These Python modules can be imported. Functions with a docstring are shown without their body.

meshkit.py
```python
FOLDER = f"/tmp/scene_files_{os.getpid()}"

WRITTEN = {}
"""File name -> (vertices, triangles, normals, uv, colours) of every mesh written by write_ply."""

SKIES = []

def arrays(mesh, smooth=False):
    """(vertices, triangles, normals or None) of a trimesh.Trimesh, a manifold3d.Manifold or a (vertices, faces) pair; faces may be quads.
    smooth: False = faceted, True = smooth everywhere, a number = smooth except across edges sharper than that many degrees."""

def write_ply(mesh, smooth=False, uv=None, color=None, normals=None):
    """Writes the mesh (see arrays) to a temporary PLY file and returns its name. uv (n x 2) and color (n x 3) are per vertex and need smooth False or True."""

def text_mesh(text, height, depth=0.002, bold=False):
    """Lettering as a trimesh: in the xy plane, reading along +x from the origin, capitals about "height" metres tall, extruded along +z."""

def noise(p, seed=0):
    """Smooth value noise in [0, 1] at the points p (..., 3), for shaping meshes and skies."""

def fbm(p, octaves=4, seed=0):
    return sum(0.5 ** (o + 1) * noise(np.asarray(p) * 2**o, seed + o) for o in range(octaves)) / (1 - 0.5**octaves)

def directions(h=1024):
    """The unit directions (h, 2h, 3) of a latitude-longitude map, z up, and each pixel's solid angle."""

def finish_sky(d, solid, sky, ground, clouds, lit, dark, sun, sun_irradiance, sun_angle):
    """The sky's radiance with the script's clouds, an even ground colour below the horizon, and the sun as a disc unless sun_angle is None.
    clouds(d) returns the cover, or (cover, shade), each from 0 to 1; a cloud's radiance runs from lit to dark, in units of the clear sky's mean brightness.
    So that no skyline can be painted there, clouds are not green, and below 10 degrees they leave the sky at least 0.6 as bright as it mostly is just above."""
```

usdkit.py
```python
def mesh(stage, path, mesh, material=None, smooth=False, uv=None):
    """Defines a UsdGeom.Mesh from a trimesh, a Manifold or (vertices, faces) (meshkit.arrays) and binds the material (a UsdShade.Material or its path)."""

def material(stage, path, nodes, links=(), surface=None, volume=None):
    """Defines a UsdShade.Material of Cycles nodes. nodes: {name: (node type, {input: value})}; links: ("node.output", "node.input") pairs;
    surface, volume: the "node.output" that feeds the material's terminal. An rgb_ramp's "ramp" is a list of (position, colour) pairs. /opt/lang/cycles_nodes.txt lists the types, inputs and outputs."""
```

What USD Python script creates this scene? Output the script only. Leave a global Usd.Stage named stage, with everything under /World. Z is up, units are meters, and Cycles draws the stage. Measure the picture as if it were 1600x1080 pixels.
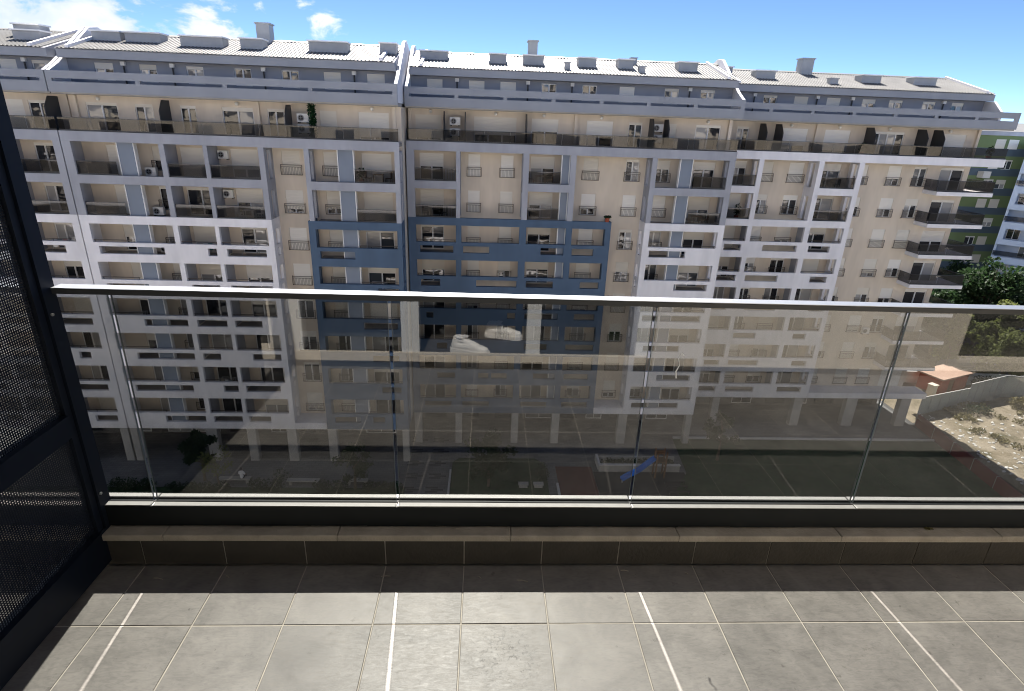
import math, random
import numpy as np, trimesh, usdkit, meshkit
from shapely.geometry import Polygon, box as sbox
from shapely.ops import unary_union
from pxr import Usd, UsdGeom, UsdLux, UsdShade, Gf, Sdf, Vt

stage = Usd.Stage.CreateInMemory()
UsdGeom.SetStageUpAxis(stage, 'Z')
world = UsdGeom.Xform.Define(stage, '/World')
stage.SetDefaultPrim(world.GetPrim())
UsdGeom.Scope.Define(stage, '/World/Looks')
random.seed(7); rng = np.random.default_rng(7)

# ------------------------------------------------------------------ camera, sky, sun, exposure
CAMZ, FZ = 28.5, 28.5 - 1.613            # eye height above the plaza, balcony floor height
EXPOSURE = 1.92
SUN_EL, SUN_AZ = math.radians(54.0), math.radians(-4.3)     # azimuth from +y towards +x
SKY, SUN = 0.055, 1.25
pitch, roll, yaw = math.radians(21.5005), math.radians(-2.15351), math.radians(3.02646)
cp, sp, cr, sr, cy, sy = math.cos(pitch), math.sin(pitch), math.cos(roll), math.sin(roll), math.cos(yaw), math.sin(yaw)
fw, dn, rt = np.array([0, cp, -sp]), np.array([0, -sp, -cp]), np.array([1., 0, 0])
right, down = cr * rt + sr * dn, -sr * rt + cr * dn
unyaw = np.array([[cy, sy, 0], [-sy, cy, 0], [0, 0, 1]])
right, down, fwd = unyaw @ right, unyaw @ down, unyaw @ fw
cam = UsdGeom.Camera.Define(stage, '/World/camera')
m4 = Gf.Matrix4d(*right, 0, *(-down), 0, *(-fwd), 0, 0, 0, CAMZ, 1)
cam.AddTransformOp().Set(m4)
cam.CreateHorizontalApertureAttr(36.0); cam.CreateVerticalApertureAttr(36.0 * 691 / 1024)
cam.CreateFocalLengthAttr(36.0 * 902.43 / 1600)
cam.CreateClippingRangeAttr(Gf.Vec2f(0.05, 20000)); cam.CreateFStopAttr(0.0)
cam.CreateExposureAttr(EXPOSURE)

sky = UsdLux.DomeLight.Define(stage, '/World/sky')
skymat = usdkit.material(stage, '/World/Looks/sky_air', {
    's': ('sky_texture', {'sky_type': 'single_scattering', 'sun_disc': False, 'sun_elevation': SUN_EL, 'sun_rotation': SUN_AZ, 'altitude': 50., 'air_density': 0.4, 'aerosol_density': 0.0, 'ozone_density': 6.0}),
    'tc': ('texture_coordinate', {}),
    'mp': ('mapping', {'scale': (11.0, 11.0, 20.0), 'location': (2.3, 0.4, 0.2)}),
    'n': ('noise_texture', {'scale': 1.0, 'detail': 7.0, 'roughness': 0.56, 'distortion': 0.25}),
    'sx': ('separate_xyz', {}),
    'bias': ('map_range', {'from_min': -0.5, 'from_max': 0.1, 'to_min': 0.142, 'to_max': -0.34, 'clamp': True}),
    'low': ('map_range', {'from_min': 0.07, 'from_max': 0.24, 'to_min': 0.03, 'to_max': -0.09, 'clamp': True}),
    'a1': ('math', {'math_type': 'add'}), 'a2': ('math', {'math_type': 'add'}),
    'cv': ('map_range', {'range_type': 'smoothstep', 'from_min': 0.50, 'from_max': 0.60, 'to_min': 0.0, 'to_max': 0.92, 'clamp': True}),
    'sh': ('rgb_ramp', {'ramp': [(0.45, (4.2, 4.6, 5.3)), (0.62, (5.6, 5.75, 6.0)), (0.8, (7.0, 7.0, 7.0))]}),
    'mx': ('mix_color', {'use_clamp': False}),
    'bg': ('background_shader', {'strength': SKY})},
    [('tc.generated', 'mp.vector'), ('mp.vector', 'n.vector'), ('tc.generated', 'sx.vector'), ('sx.x', 'bias.value'), ('sx.z', 'low.value'),
     ('n.fac', 'a1.value1'), ('bias.result', 'a1.value2'), ('a1.value', 'a2.value1'), ('low.result', 'a2.value2'), ('a2.value', 'cv.value'),
     ('cv.result', 'mx.fac'), ('s.color', 'mx.a'), ('n.fac', 'sh.fac'), ('sh.color', 'mx.b'), ('mx.result', 'bg.color')], surface='bg.background')
UsdShade.MaterialBindingAPI.Apply(sky.GetPrim()).Bind(skymat)
sky.GetPrim().SetCustomDataByKey('kind', 'structure')
sun = UsdLux.DistantLight.Define(stage, '/World/sun')
sun.CreateIntensityAttr(SUN); sun.CreateAngleAttr(0.53); sun.CreateNormalizeAttr(True); sun.CreateColorAttr(Gf.Vec3f(1.0, 0.94, 0.86))
sun.AddRotateZOp().Set(-math.degrees(SUN_AZ)); sun.AddRotateXOp().Set(-(90 - math.degrees(SUN_EL)))

# ------------------------------------------------------------------ helpers
used = {}
def numbered(path):
    n = used.get(path, 0); used[path] = n + 1
    return path if n == 0 else f'{path}_{n:03d}'

def tag(p, label=None, cat=None, group=None, kind=None):
    p = p.GetPrim() if hasattr(p, 'GetPrim') else p
    for k, v in (('label', label), ('category', cat), ('group', group), ('kind', kind)):
        if v: p.SetCustomDataByKey(k, v)
    return p

def thing(name, label=None, cat=None, loc=(0, 0, 0), rz=0., group=None, kind=None, scale=None, rx=0.):
    x = UsdGeom.Xform.Define(stage, numbered('/World/' + name))
    x.AddTranslateOp().Set(Gf.Vec3d(*map(float, loc)))
    if rz: x.AddRotateZOp().Set(float(rz))
    if rx: x.AddRotateXOp().Set(float(rx))
    if scale: x.AddScaleOp().Set(Gf.Vec3f(*scale))
    return tag(x, label, cat, group, kind)

def copy(src, label, loc, rz=0., group=None, scale=None):
    name = src.GetName().rstrip('0123456789').rstrip('_')
    d = src.GetCustomData()
    t = thing(name, label, d.get('category'), loc, rz, group or d.get('group'), scale=scale)
    t.GetReferences().AddInternalReference(src.GetPath()); t.SetInstanceable(True)
    return t

def obj(name, mesh, mat, parent=None, smooth=False, label=None, kind=None):
    path = numbered((parent.GetPath().pathString if parent is not None else '/World') + '/' + name)
    return tag(usdkit.mesh(stage, path, mesh, M[mat], smooth), label, kind=kind)

BF = np.array([[0,2,1],[0,3,2],[4,5,6],[4,6,7],[0,1,5],[0,5,4],[1,2,6],[1,6,5],[2,3,7],[2,7,6],[3,0,4],[3,4,7]])
def bx(x0, x1, y0, y1, z0, z1):
    return (np.array([[x0,y0,z0],[x1,y0,z0],[x1,y1,z0],[x0,y1,z0],[x0,y0,z1],[x1,y0,z1],[x1,y1,z1],[x0,y1,z1]], float), BF)
def join(ms):
    vs, fs, n = [], [], 0
    for m in ms:
        v, f = (m.vertices, m.faces) if hasattr(m, 'vertices') else m
        vs.append(np.asarray(v, float)); fs.append(np.asarray(f) + n); n += len(v)
    return np.vstack(vs), np.vstack(fs)
def moved(m, loc=(0,0,0), rz=0., s=(1,1,1)):
    v, f = (m.vertices, m.faces) if hasattr(m, 'vertices') else m
    a = math.radians(rz); R = np.array([[math.cos(a), -math.sin(a), 0],[math.sin(a), math.cos(a), 0],[0,0,1]])
    return (np.asarray(v) * np.array(s)) @ R.T + np.array(loc, float), np.asarray(f)
def slab_xz(poly, y0, y1):
    """a polygon drawn in (x, z), given thickness from y0 to y1"""
    ms = []
    for g in getattr(poly, 'geoms', [poly]):
        if g.area < 1e-4: continue
        t = trimesh.creation.extrude_polygon(g, y1 - y0, engine='earcut')
        v = np.asarray(t.vertices)
        ms.append((np.stack([v[:, 0], v[:, 2] + y0, v[:, 1]], 1), np.asarray(t.faces)[:, ::-1]))
    return join(ms)
def slab_yz(poly, x0, x1):
    ms = []
    for g in getattr(poly, 'geoms', [poly]):
        t = trimesh.creation.extrude_polygon(g, x1 - x0, engine='earcut')
        v = np.asarray(t.vertices)
        ms.append((np.stack([v[:, 2] + x0, v[:, 0], v[:, 1]], 1), np.asarray(t.faces)))
    return join(ms)
def slab_xy(poly, z0, z1):
    return join([moved(trimesh.creation.extrude_polygon(g, z1 - z0, engine='earcut'), (0, 0, z0)) for g in getattr(poly, 'geoms', [poly])])
def tube(pts, rad, n=6):
    pts = np.asarray(pts, float); rad = np.broadcast_to(np.asarray(rad, float), (len(pts),))
    vs, fs = [], []
    d = np.gradient(pts, axis=0)
    for i, p in enumerate(pts):
        t = d[i] / (np.linalg.norm(d[i]) + 1e-9)
        a = np.cross(t, [0.31, 0.2, 0.93] if abs(t[2]) < 0.9 else [1, 0.1, 0]); a /= np.linalg.norm(a); b = np.cross(t, a)
        for k in range(n):
            th = 2 * math.pi * k / n
            vs.append(p + rad[i] * (math.cos(th) * a + math.sin(th) * b))
    for i in range(len(pts) - 1):
        for k in range(n):
            q = [i*n+k, i*n+(k+1)%n, (i+1)*n+(k+1)%n, (i+1)*n+k]
            fs += [[q[0], q[1], q[2]], [q[0], q[2], q[3]]]
    c0, c1 = len(vs), len(vs) + 1; vs += [pts[0], pts[-1]]; e = (len(pts) - 1) * n
    for k in range(n):
        fs += [[c0, (k+1)%n, k], [c1, e+k, e+(k+1)%n]]
    return np.array(vs), np.array(fs)

# ------------------------------------------------------------------ materials
M = {}
def mat(name, nodes, links, surface): M[name] = usdkit.material(stage, '/World/Looks/' + name, nodes, links, surface=surface)
def paint(name, c, rough=0.6, var=0.12, scale=0.6, metallic=0., bump=0., bscale=60., spec=0.4, streak=False):
    """plain coat with soft uneven wear"""
    c = np.array(c)
    nodes = {'g': ('geometry', {}), 'mp': ('mapping', {'scale': (1, 1, 0.25 if streak else 1)}),
             'n': ('noise_texture', {'scale': scale, 'detail': 6.0, 'roughness': 0.6}),
             'r': ('rgb_ramp', {'ramp': [(0.25, c * (1 - var)), (0.75, np.minimum(c * (1 + var), 0.95))]}),
             'p': ('principled_bsdf', {'roughness': rough, 'metallic': metallic, 'specular_ior_level': spec})}
    links = [('g.position', 'mp.vector'), ('mp.vector', 'n.vector'), ('n.fac', 'r.fac'), ('r.color', 'p.base_color')]
    if bump:
        nodes['n2'] = ('noise_texture', {'scale': bscale, 'detail': 4.0}); nodes['b'] = ('bump', {'strength': bump, 'distance': 0.01})
        links += [('g.position', 'n2.vector'), ('n2.fac', 'b.height'), ('b.normal', 'p.normal')]
    mat(name, nodes, links, 'p.BSDF')
paint('grey_plaster', (0.315, 0.325, 0.36), 0.8, 0.14, 0.9, bump=0.15, streak=True)
paint('parapet_plaster', (0.25, 0.265, 0.295), 0.8, 0.09, 0.5, bump=0.15, streak=True)
paint('white_plaster', (0.72, 0.71, 0.73), 0.8, 0.11, 0.9, bump=0.15, streak=True)
paint('blue_plaster', (0.062, 0.103, 0.165), 0.75, 0.15, 0.9, bump=0.15, streak=True)
paint('beige_plaster', (0.62, 0.545, 0.45), 0.85, 0.12, 0.9, bump=0.12, streak=True)
paint('attic_plaster', (0.265, 0.285, 0.33), 0.85, 0.07, 0.5, streak=True)
paint('panel_blue_grey', (0.17, 0.205, 0.26), 0.5, 0.05, 0.8)
paint('white_metal', (0.75, 0.75, 0.74), 0.4, 0.04, 2)
paint('roof_metal', (0.17, 0.169, 0.167), 0.5, 0.2, 0.7, metallic=0.25, streak=True)
paint('grey_metal', (0.31, 0.32, 0.335), 0.5, 0.1, 1.5)
paint('dark_metal', (0.03, 0.032, 0.036), 0.45, 0.1, 2)
paint('brown_metal', (0.045, 0.035, 0.03), 0.5, 0.1, 2)
paint('slab_floor', (0.30, 0.27, 0.235), 0.8, 0.15, 1.5)
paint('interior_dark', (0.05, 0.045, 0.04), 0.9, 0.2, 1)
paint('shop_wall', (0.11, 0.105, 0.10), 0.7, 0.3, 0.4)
paint('cream_plaster', (0.60, 0.54, 0.45), 0.85, 0.06, 0.5, bump=0.2)
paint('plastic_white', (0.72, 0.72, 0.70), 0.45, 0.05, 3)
paint('plastic_black', (0.015, 0.015, 0.016), 0.5, 0.1, 3)
paint('screen_navy', (0.006, 0.009, 0.016), 0.5, 0.15, 6, spec=0.12)
paint('channel_black', (0.005, 0.007, 0.008), 0.5, 0.15, 5, spec=0.25)
paint('rubber_black', (0.008, 0.008, 0.008), 0.8, 0.1, 10)
paint('rail_glare', (0.30, 0.31, 0.32), 0.38, 0.08, 20, metallic=0.85, bump=0.05, bscale=300)  # pale tone carries the sun and sky glare on the dark rail
paint('rail_dark', (0.035, 0.038, 0.04), 0.45, 0.1, 20, spec=0.4)
paint('pale_alu', (0.26, 0.255, 0.245), 0.6, 0.08, 20, metallic=0.2)  # bolt metal; on the channel top its paleness stands for sunlight
paint('coping_stone', (0.30, 0.27, 0.22), 0.7, 0.25, 9, bump=0.3, bscale=120)
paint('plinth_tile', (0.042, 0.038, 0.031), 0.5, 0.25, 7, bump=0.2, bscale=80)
paint('grout', (0.37, 0.34, 0.29), 0.9, 0.25, 14)
paint('asphalt', (0.06, 0.06, 0.062), 0.9, 0.2, 0.8, bump=0.3, bscale=20)
paint('lawn_grass', (0.013, 0.045, 0.014), 0.95, 0.35, 1.2, bump=0.8, bscale=12)
paint('hedge_leaf', (0.03, 0.055, 0.02), 0.8, 0.4, 4)
paint('rubber_red', (0.11, 0.028, 0.026), 0.9, 0.15, 1)
paint('rubber_dark', (0.025, 0.025, 0.03), 0.9, 0.2, 1)
paint('slide_blue', (0.02, 0.16, 0.55), 0.35, 0.05, 2)
paint('wood_brown', (0.16, 0.08, 0.035), 0.7, 0.2, 5)
paint('maroon_wall', (0.17, 0.026, 0.028), 0.75, 0.18, 0.6, bump=0.15, streak=True)
paint('brick_red', (0.30, 0.07, 0.035), 0.8, 0.18, 1.2)
paint('roof_pink', (0.40, 0.27, 0.21), 0.8, 0.1, 1)
paint('fence_sheet', (0.30, 0.33, 0.31), 0.55, 0.12, 0.7, metallic=0.2, streak=True)
paint('concrete', (0.33, 0.32, 0.30), 0.85, 0.15, 0.8, bump=0.2)
paint('pale_concrete', (0.55, 0.54, 0.52), 0.85, 0.1, 1, bump=0.2)
paint('green_plaster', (0.145, 0.195, 0.085), 0.8, 0.1, 0.4)
paint('slate_plaster', (0.075, 0.105, 0.135), 0.8, 0.1, 0.4)
paint('lightblue_plaster', (0.46, 0.54, 0.66), 0.8, 0.06, 0.4)
paint('bark', (0.10, 0.075, 0.05), 0.9, 0.3, 8)
paint('skin', (0.50, 0.30, 0.21), 0.5, 0.05, 5)
paint('cloth_white', (0.75, 0.75, 0.76), 0.9, 0.06, 6)
paint('cloth_dark', (0.03, 0.03, 0.04), 0.9, 0.1, 6)
paint('leather_white', (0.80, 0.78, 0.74), 0.5, 0.05, 30, bump=0.2, bscale=200)
paint('towel_red', (0.35, 0.10, 0.07), 0.9, 0.2, 3); paint('towel_teal', (0.06, 0.16, 0.17), 0.9, 0.2, 3); paint('towel_sand', (0.45, 0.38, 0.28), 0.9, 0.2, 3)
paint('paver_dark', (0.04, 0.04, 0.045), 0.85, 0.2, 3)

def leafmat(name, a, b, tr=0.35):
    mat(name, {'o': ('geometry', {}), 'r': ('rgb_ramp', {'ramp': [(0, a), (1, b)]}), 'd': ('principled_bsdf', {'roughness': 0.6, 'specular_ior_level': 0.3}), 't': ('translucent_bsdf', {}), 'm': ('mix_closure', {'fac': tr})},
        [('o.random_per_island', 'r.fac'), ('r.color', 'd.base_color'), ('r.color', 't.color'), ('d.BSDF', 'm.closure1'), ('t.BSDF', 'm.closure2')], 'm.closure')
leafmat('leaf_dark', (0.018, 0.042, 0.018), (0.075, 0.12, 0.045), 0.45)
leafmat('leaf_mid', (0.025, 0.05, 0.018), (0.10, 0.14, 0.045), 0.45)
leafmat('leaf_olive', (0.13, 0.15, 0.05), (0.33, 0.32, 0.12), 0.5)
leafmat('leaf_deep', (0.008, 0.045, 0.012), (0.02, 0.09, 0.025))
leafmat('leaf_dry', (0.16, 0.14, 0.06), (0.28, 0.24, 0.12))

# ribbed closed roller shutter
mat('shutter_white', {'g': ('geometry', {}), 'w': ('wave_texture', {'bands_direction': 'z', 'scale': 3.0, 'profile': 'saw'}), 'o': ('object_info', {}), 'n': ('noise_texture', {'scale': 0.8, 'detail': 3.0}),
    'r': ('rgb_ramp', {'ramp': [(0, (0.62, 0.58, 0.50)), (1, (0.76, 0.74, 0.69))]}), 'b': ('bump', {'strength': 0.5, 'distance': 0.02}), 'p': ('principled_bsdf', {'roughness': 0.5})},
    [('g.position', 'w.vector'), ('w.fac', 'b.height'), ('b.normal', 'p.normal'), ('o.random', 'r.fac'), ('r.color', 'p.base_color')], 'p.BSDF')
# window panes seen from afar: dark rooms, some with curtains, all reflecting
mat('pane_glass', {'o': ('object_info', {}), 'r': ('rgb_ramp', {'ramp': [(0, (0.012, 0.012, 0.013)), (0.5, (0.03, 0.03, 0.032)), (0.66, (0.07, 0.08, 0.09)), (0.72, (0.28, 0.28, 0.28)), (1, (0.42, 0.41, 0.39))]}),
    'g': ('geometry', {}), 'n': ('noise_texture', {'scale': 1.3, 'detail': 1.0}), 'b': ('bump', {'strength': 0.25, 'distance': 0.05}),
    'p': ('principled_bsdf', {'roughness': 0.03, 'specular_ior_level': 0.9})},
    [('o.random', 'r.fac'), ('r.color', 'p.base_color'), ('g.position', 'n.vector'), ('n.fac', 'b.height'), ('b.normal', 'p.normal')], 'p.BSDF')
def glass(name, tint, ior=1.5, bump=0.0, rough=0.0):
    nodes = {'t': ('transparent_bsdf', {'color': tint}), 'r': ('glossy_bsdf', {'color': (0.95, 0.95, 0.95), 'roughness': rough}), 'gb': ('geometry', {}), 'io': ('map_range', {'from_min': 0.0, 'from_max': 1.0, 'to_min': ior, 'to_max': 1.0 / ior}), 'f': ('fresnel', {}), 'm': ('mix_closure', {})}
    links = [('gb.backfacing', 'io.value'), ('io.result', 'f.IOR'), ('f.fac', 'm.fac'), ('t.BSDF', 'm.closure1'), ('r.BSDF', 'm.closure2')]
    if bump:
        nodes['g'] = ('geometry', {}); nodes['n'] = ('noise_texture', {'scale': 0.55, 'detail': 0.0}); nodes['b'] = ('bump', {'strength': bump, 'distance': 0.05})
        links += [('g.position', 'n.vector'), ('n.fac', 'b.height'), ('b.normal', 'r.normal')]
    mat(name, nodes, links, 'm.closure')
glass('smoky_glass', (0.66, 0.67, 0.665), 1.58)
glass('balcony_dark_glass', (0.55, 0.54, 0.53), 1.42, bump=0.12)
glass('clear_glass', (0.9, 0.92, 0.91), 1.5)
paint('glass_edge', (0.10, 0.115, 0.11), 0.3, 0.05, 5)

# porcelain floor tiles: mottled warm grey with fine scuffs and dry water marks
mat('floor_tile', {'g': ('geometry', {}), 'o': ('object_info', {}), 'off': ('vector_math', {'math_type': 'add'}), 'sc': ('vector_math', {'math_type': 'scale', 'scale': 37.0}),
    'n1': ('noise_texture', {'scale': 7.0, 'detail': 8.0, 'roughness': 0.65, 'distortion': 0.6}),
    'mp': ('mapping', {'scale': (9, 30, 9)}), 'n2': ('noise_texture', {'scale': 3.0, 'detail': 8.0, 'roughness': 0.7, 'distortion': 1.2}),
    'n3': ('noise_texture', {'scale': 22.0, 'detail': 5.0, 'roughness': 0.7}),
    'r1': ('rgb_ramp', {'ramp': [(0.3, (0.108, 0.102, 0.093)), (0.5, (0.148, 0.139, 0.127)), (0.72, (0.190, 0.179, 0.163))]}),
    'r2': ('rgb_ramp', {'ramp': [(0.36, (0.78, 0.78, 0.78)), (0.50, (1, 1, 1)), (0.66, (1.16, 1.15, 1.12))]}),
    'r3': ('rgb_ramp', {'ramp': [(0.30, (0.5, 0.48, 0.46)), (0.37, (1, 1, 1))]}),
    'm1': ('mix_color', {'blend_type': 'multiply', 'fac': 0.8}), 'm2': ('mix_color', {'blend_type': 'multiply', 'fac': 0.75}),
    'ds': ('vector_math', {'math_type': 'distance', 'vector2': (0.085, 1.365, FZ)}), 'dm': ('map_range', {'from_min': 0.06, 'from_max': 0.15, 'to_min': 1.0, 'to_max': 0.0, 'clamp': True}), 'n4': ('noise_texture', {'scale': 70.0, 'detail': 2.0, 'distortion': 1.5}), 'r4': ('rgb_ramp', {'ramp': [(0.36, (0.35, 0.34, 0.33)), (0.44, (1, 1, 1))]}), 'tv': ('map_range', {'from_min': 0.0, 'from_max': 1.0, 'to_min': 0.88, 'to_max': 1.1}), 'tm': ('mix_color', {'blend_type': 'multiply', 'fac': 1.0}), 'm3': ('mix_color', {}), 'm4': ('mix_color', {'blend_type': 'multiply', 'fac': 1.0}),
    'ro': ('map_range', {'from_min': 0.3, 'from_max': 0.7, 'to_min': 0.40, 'to_max': 0.54}),
    'b': ('bump', {'strength': 0.08, 'distance': 0.002}), 'p': ('principled_bsdf', {'specular_ior_level': 0.33})},
    [('o.random', 'sc.vector1'), ('g.position', 'off.vector1'), ('sc.vector', 'off.vector2'), ('off.vector', 'n1.vector'), ('off.vector', 'mp.vector'), ('mp.vector', 'n2.vector'), ('off.vector', 'n3.vector'),
     ('n1.fac', 'r1.fac'), ('n2.fac', 'r2.fac'), ('n3.fac', 'r3.fac'), ('r1.color', 'm1.a'), ('r2.color', 'm1.b'), ('m1.result', 'm2.a'), ('r3.color', 'm2.b'),
     ('g.position', 'ds.vector1'), ('ds.value', 'dm.value'), ('n4.fac', 'r4.fac'), ('off.vector', 'n4.vector'), ('dm.result', 'm3.fac'), ('m2.result', 'm3.a'), ('m2.result', 'm4.a'), ('r4.color', 'm4.b'), ('m4.result', 'm3.b'), ('o.random', 'tv.value'), ('m3.result', 'tm.a'), ('tv.result', 'tm.b'), ('tm.result', 'p.base_color'),
     ('n2.fac', 'ro.value'), ('ro.result', 'p.roughness'), ('n2.fac', 'b.height'), ('b.normal', 'p.normal')], 'p.BSDF')
# paved plaza: courses of small concrete flags
mat('plaza_paving', {'g': ('geometry', {}), 'b': ('brick_texture', {'color1': (0.13, 0.13, 0.135), 'color2': (0.165, 0.165, 0.168), 'mortar': (0.08, 0.08, 0.08), 'scale': 1.0, 'mortar_size': 0.012, 'brick_width': 0.6, 'row_height': 0.3}),
    'n': ('noise_texture', {'scale': 0.35, 'detail': 5.0}), 'r': ('rgb_ramp', {'ramp': [(0.3, (0.75, 0.75, 0.75)), (0.7, (1.1, 1.1, 1.1))]}), 'm': ('mix_color', {'blend_type': 'multiply', 'fac': 1.0}), 'p': ('principled_bsdf', {'roughness': 0.8})},
    [('g.position', 'b.vector'), ('g.position', 'n.vector'), ('n.fac', 'r.fac'), ('b.color', 'm.a'), ('r.color', 'm.b'), ('m.result', 'p.base_color')], 'p.BSDF')
# rough building plot: pale earth, stones, dry grass
mat('dry_earth', {'g': ('geometry', {}), 'n': ('noise_texture', {'scale': 0.5, 'detail': 8.0, 'roughness': 0.65}), 'n2': ('noise_texture', {'scale': 6.0, 'detail': 6.0, 'roughness': 0.7}),
    'r': ('rgb_ramp', {'ramp': [(0.3, (0.11, 0.10, 0.06)), (0.48, (0.25, 0.21, 0.155)), (0.7, (0.36, 0.31, 0.245))]}), 'r2': ('rgb_ramp', {'ramp': [(0.3, (0.55, 0.55, 0.55)), (0.6, (1, 1, 1))]}),
    'm': ('mix_color', {'blend_type': 'multiply', 'fac': 0.8}), 'b': ('bump', {'strength': 0.9, 'distance': 0.12}), 'p': ('principled_bsdf', {'roughness': 0.95, 'specular_ior_level': 0.1})},
    [('g.position', 'n.vector'), ('g.position', 'n2.vector'), ('n.fac', 'r.fac'), ('n2.fac', 'r2.fac'), ('r.color', 'm.a'), ('r2.color', 'm.b'), ('m.result', 'p.base_color'), ('n2.fac', 'b.height'), ('b.normal', 'p.normal')], 'p.BSDF')

# ------------------------------------------------------------------ the far frame: the block opposite stands half a degree askew
PHI = math.radians(0.5266)
def far(u, v, z=0.):
    return (u * math.cos(PHI) - v * math.sin(PHI), u * math.sin(PHI) + v * math.cos(PHI), z)
PHID = math.degrees(PHI)

# ------------------------------------------------------------------ ground
obj('ground', bx(-1500, 1500, -1500, 3000, -0.5, -0.012), 'asphalt', kind='structure')
plaza = thing('plaza', kind='structure')
obj('paving', bx(-60, 44.9, 2.5, 62, -0.3, -0.004), 'plaza_paving', plaza)
for row in range(5):                                  # dark dashes laid into the paving
    for col in range(2):
        for k in range(3):
            cx = -5.75 + col * 1.95 + (0.25 if k == 1 else -0.2) + 0.12 * (row % 2); cyy = 39.4 + row * 1.95 + k * 0.28
            obj('dark_paver', bx(cx - 0.55, cx + 0.45, cyy, cyy + 0.2, -0.004, 0.004), 'paver_dark', plaza)
lawn = Polygon([(15.9, 20), (44.2, 20), (44.8, 48.2), (18.5, 48.2), (18.0, 42.4), (16.4, 40)])
obj('lawn', slab_xy(lawn, -0.01, 0.05), 'lawn_grass', kind='structure')
lawn2 = Polygon([(-2.5, 24), (5.6, 24), (5.6, 43.6), (4.8, 44.5), (-2.0, 44.5), (-2.55, 43.8)])
obj('lawn', slab_xy(lawn2, -0.01, 0.05), 'lawn_grass', kind='structure')
bed = Polygon([(-40, 30), (-6.2, 30), (-6.2, 39.9), (-40, 39.9)])
obj('planting_bed', slab_xy(bed, -0.01, 0.06), 'lawn_grass', kind='structure')
obj('rubber_surface', bx(6.5, 9.7, 30, 43.3, -0.01, 0.02), 'rubber_red', kind='structure')
obj('play_surface', bx(9.75, 17.8, 30, 42.5, -0.01, 0.02), 'rubber_dark', kind='structure')
kerb = thing('lawn_kerb', 'long pale kerb edging the far side of the dark lawn', 'kerb', (0, 0, 0))
for i in range(14):
    obj('kerb_stone', bx(18.6 + i * 1.9, 20.48 + i * 1.9, 48.3, 48.5, -0.01, 0.16), 'pale_concrete', kerb)
kerb2 = thing('path_kerb', 'short pale kerb along the left edge of the middle lawn', 'kerb', (0, 0, 0))
for i in range(3):
    obj('kerb_stone', bx(-2.72, -2.57, 38.2 + i * 1.45, 39.62 + i * 1.45, -0.01, 0.2), 'pale_concrete', kerb2)
kerb3 = thing('play_kerb', 'pale kerb between red rubber and the blue slide', 'kerb', (0, 0, 0))
obj('kerb_stone', bx(6.3, 6.48, 37.5, 40.6, -0.01, 0.2), 'pale_concrete', kerb3)

# ------------------------------------------------------------------ the long apartment block, in four stepped sections
TOP, PITCH = 25.93, 2.8425
zt = [TOP - PITCH * k for k in range(9)]
W_BACK = 1.8

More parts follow.
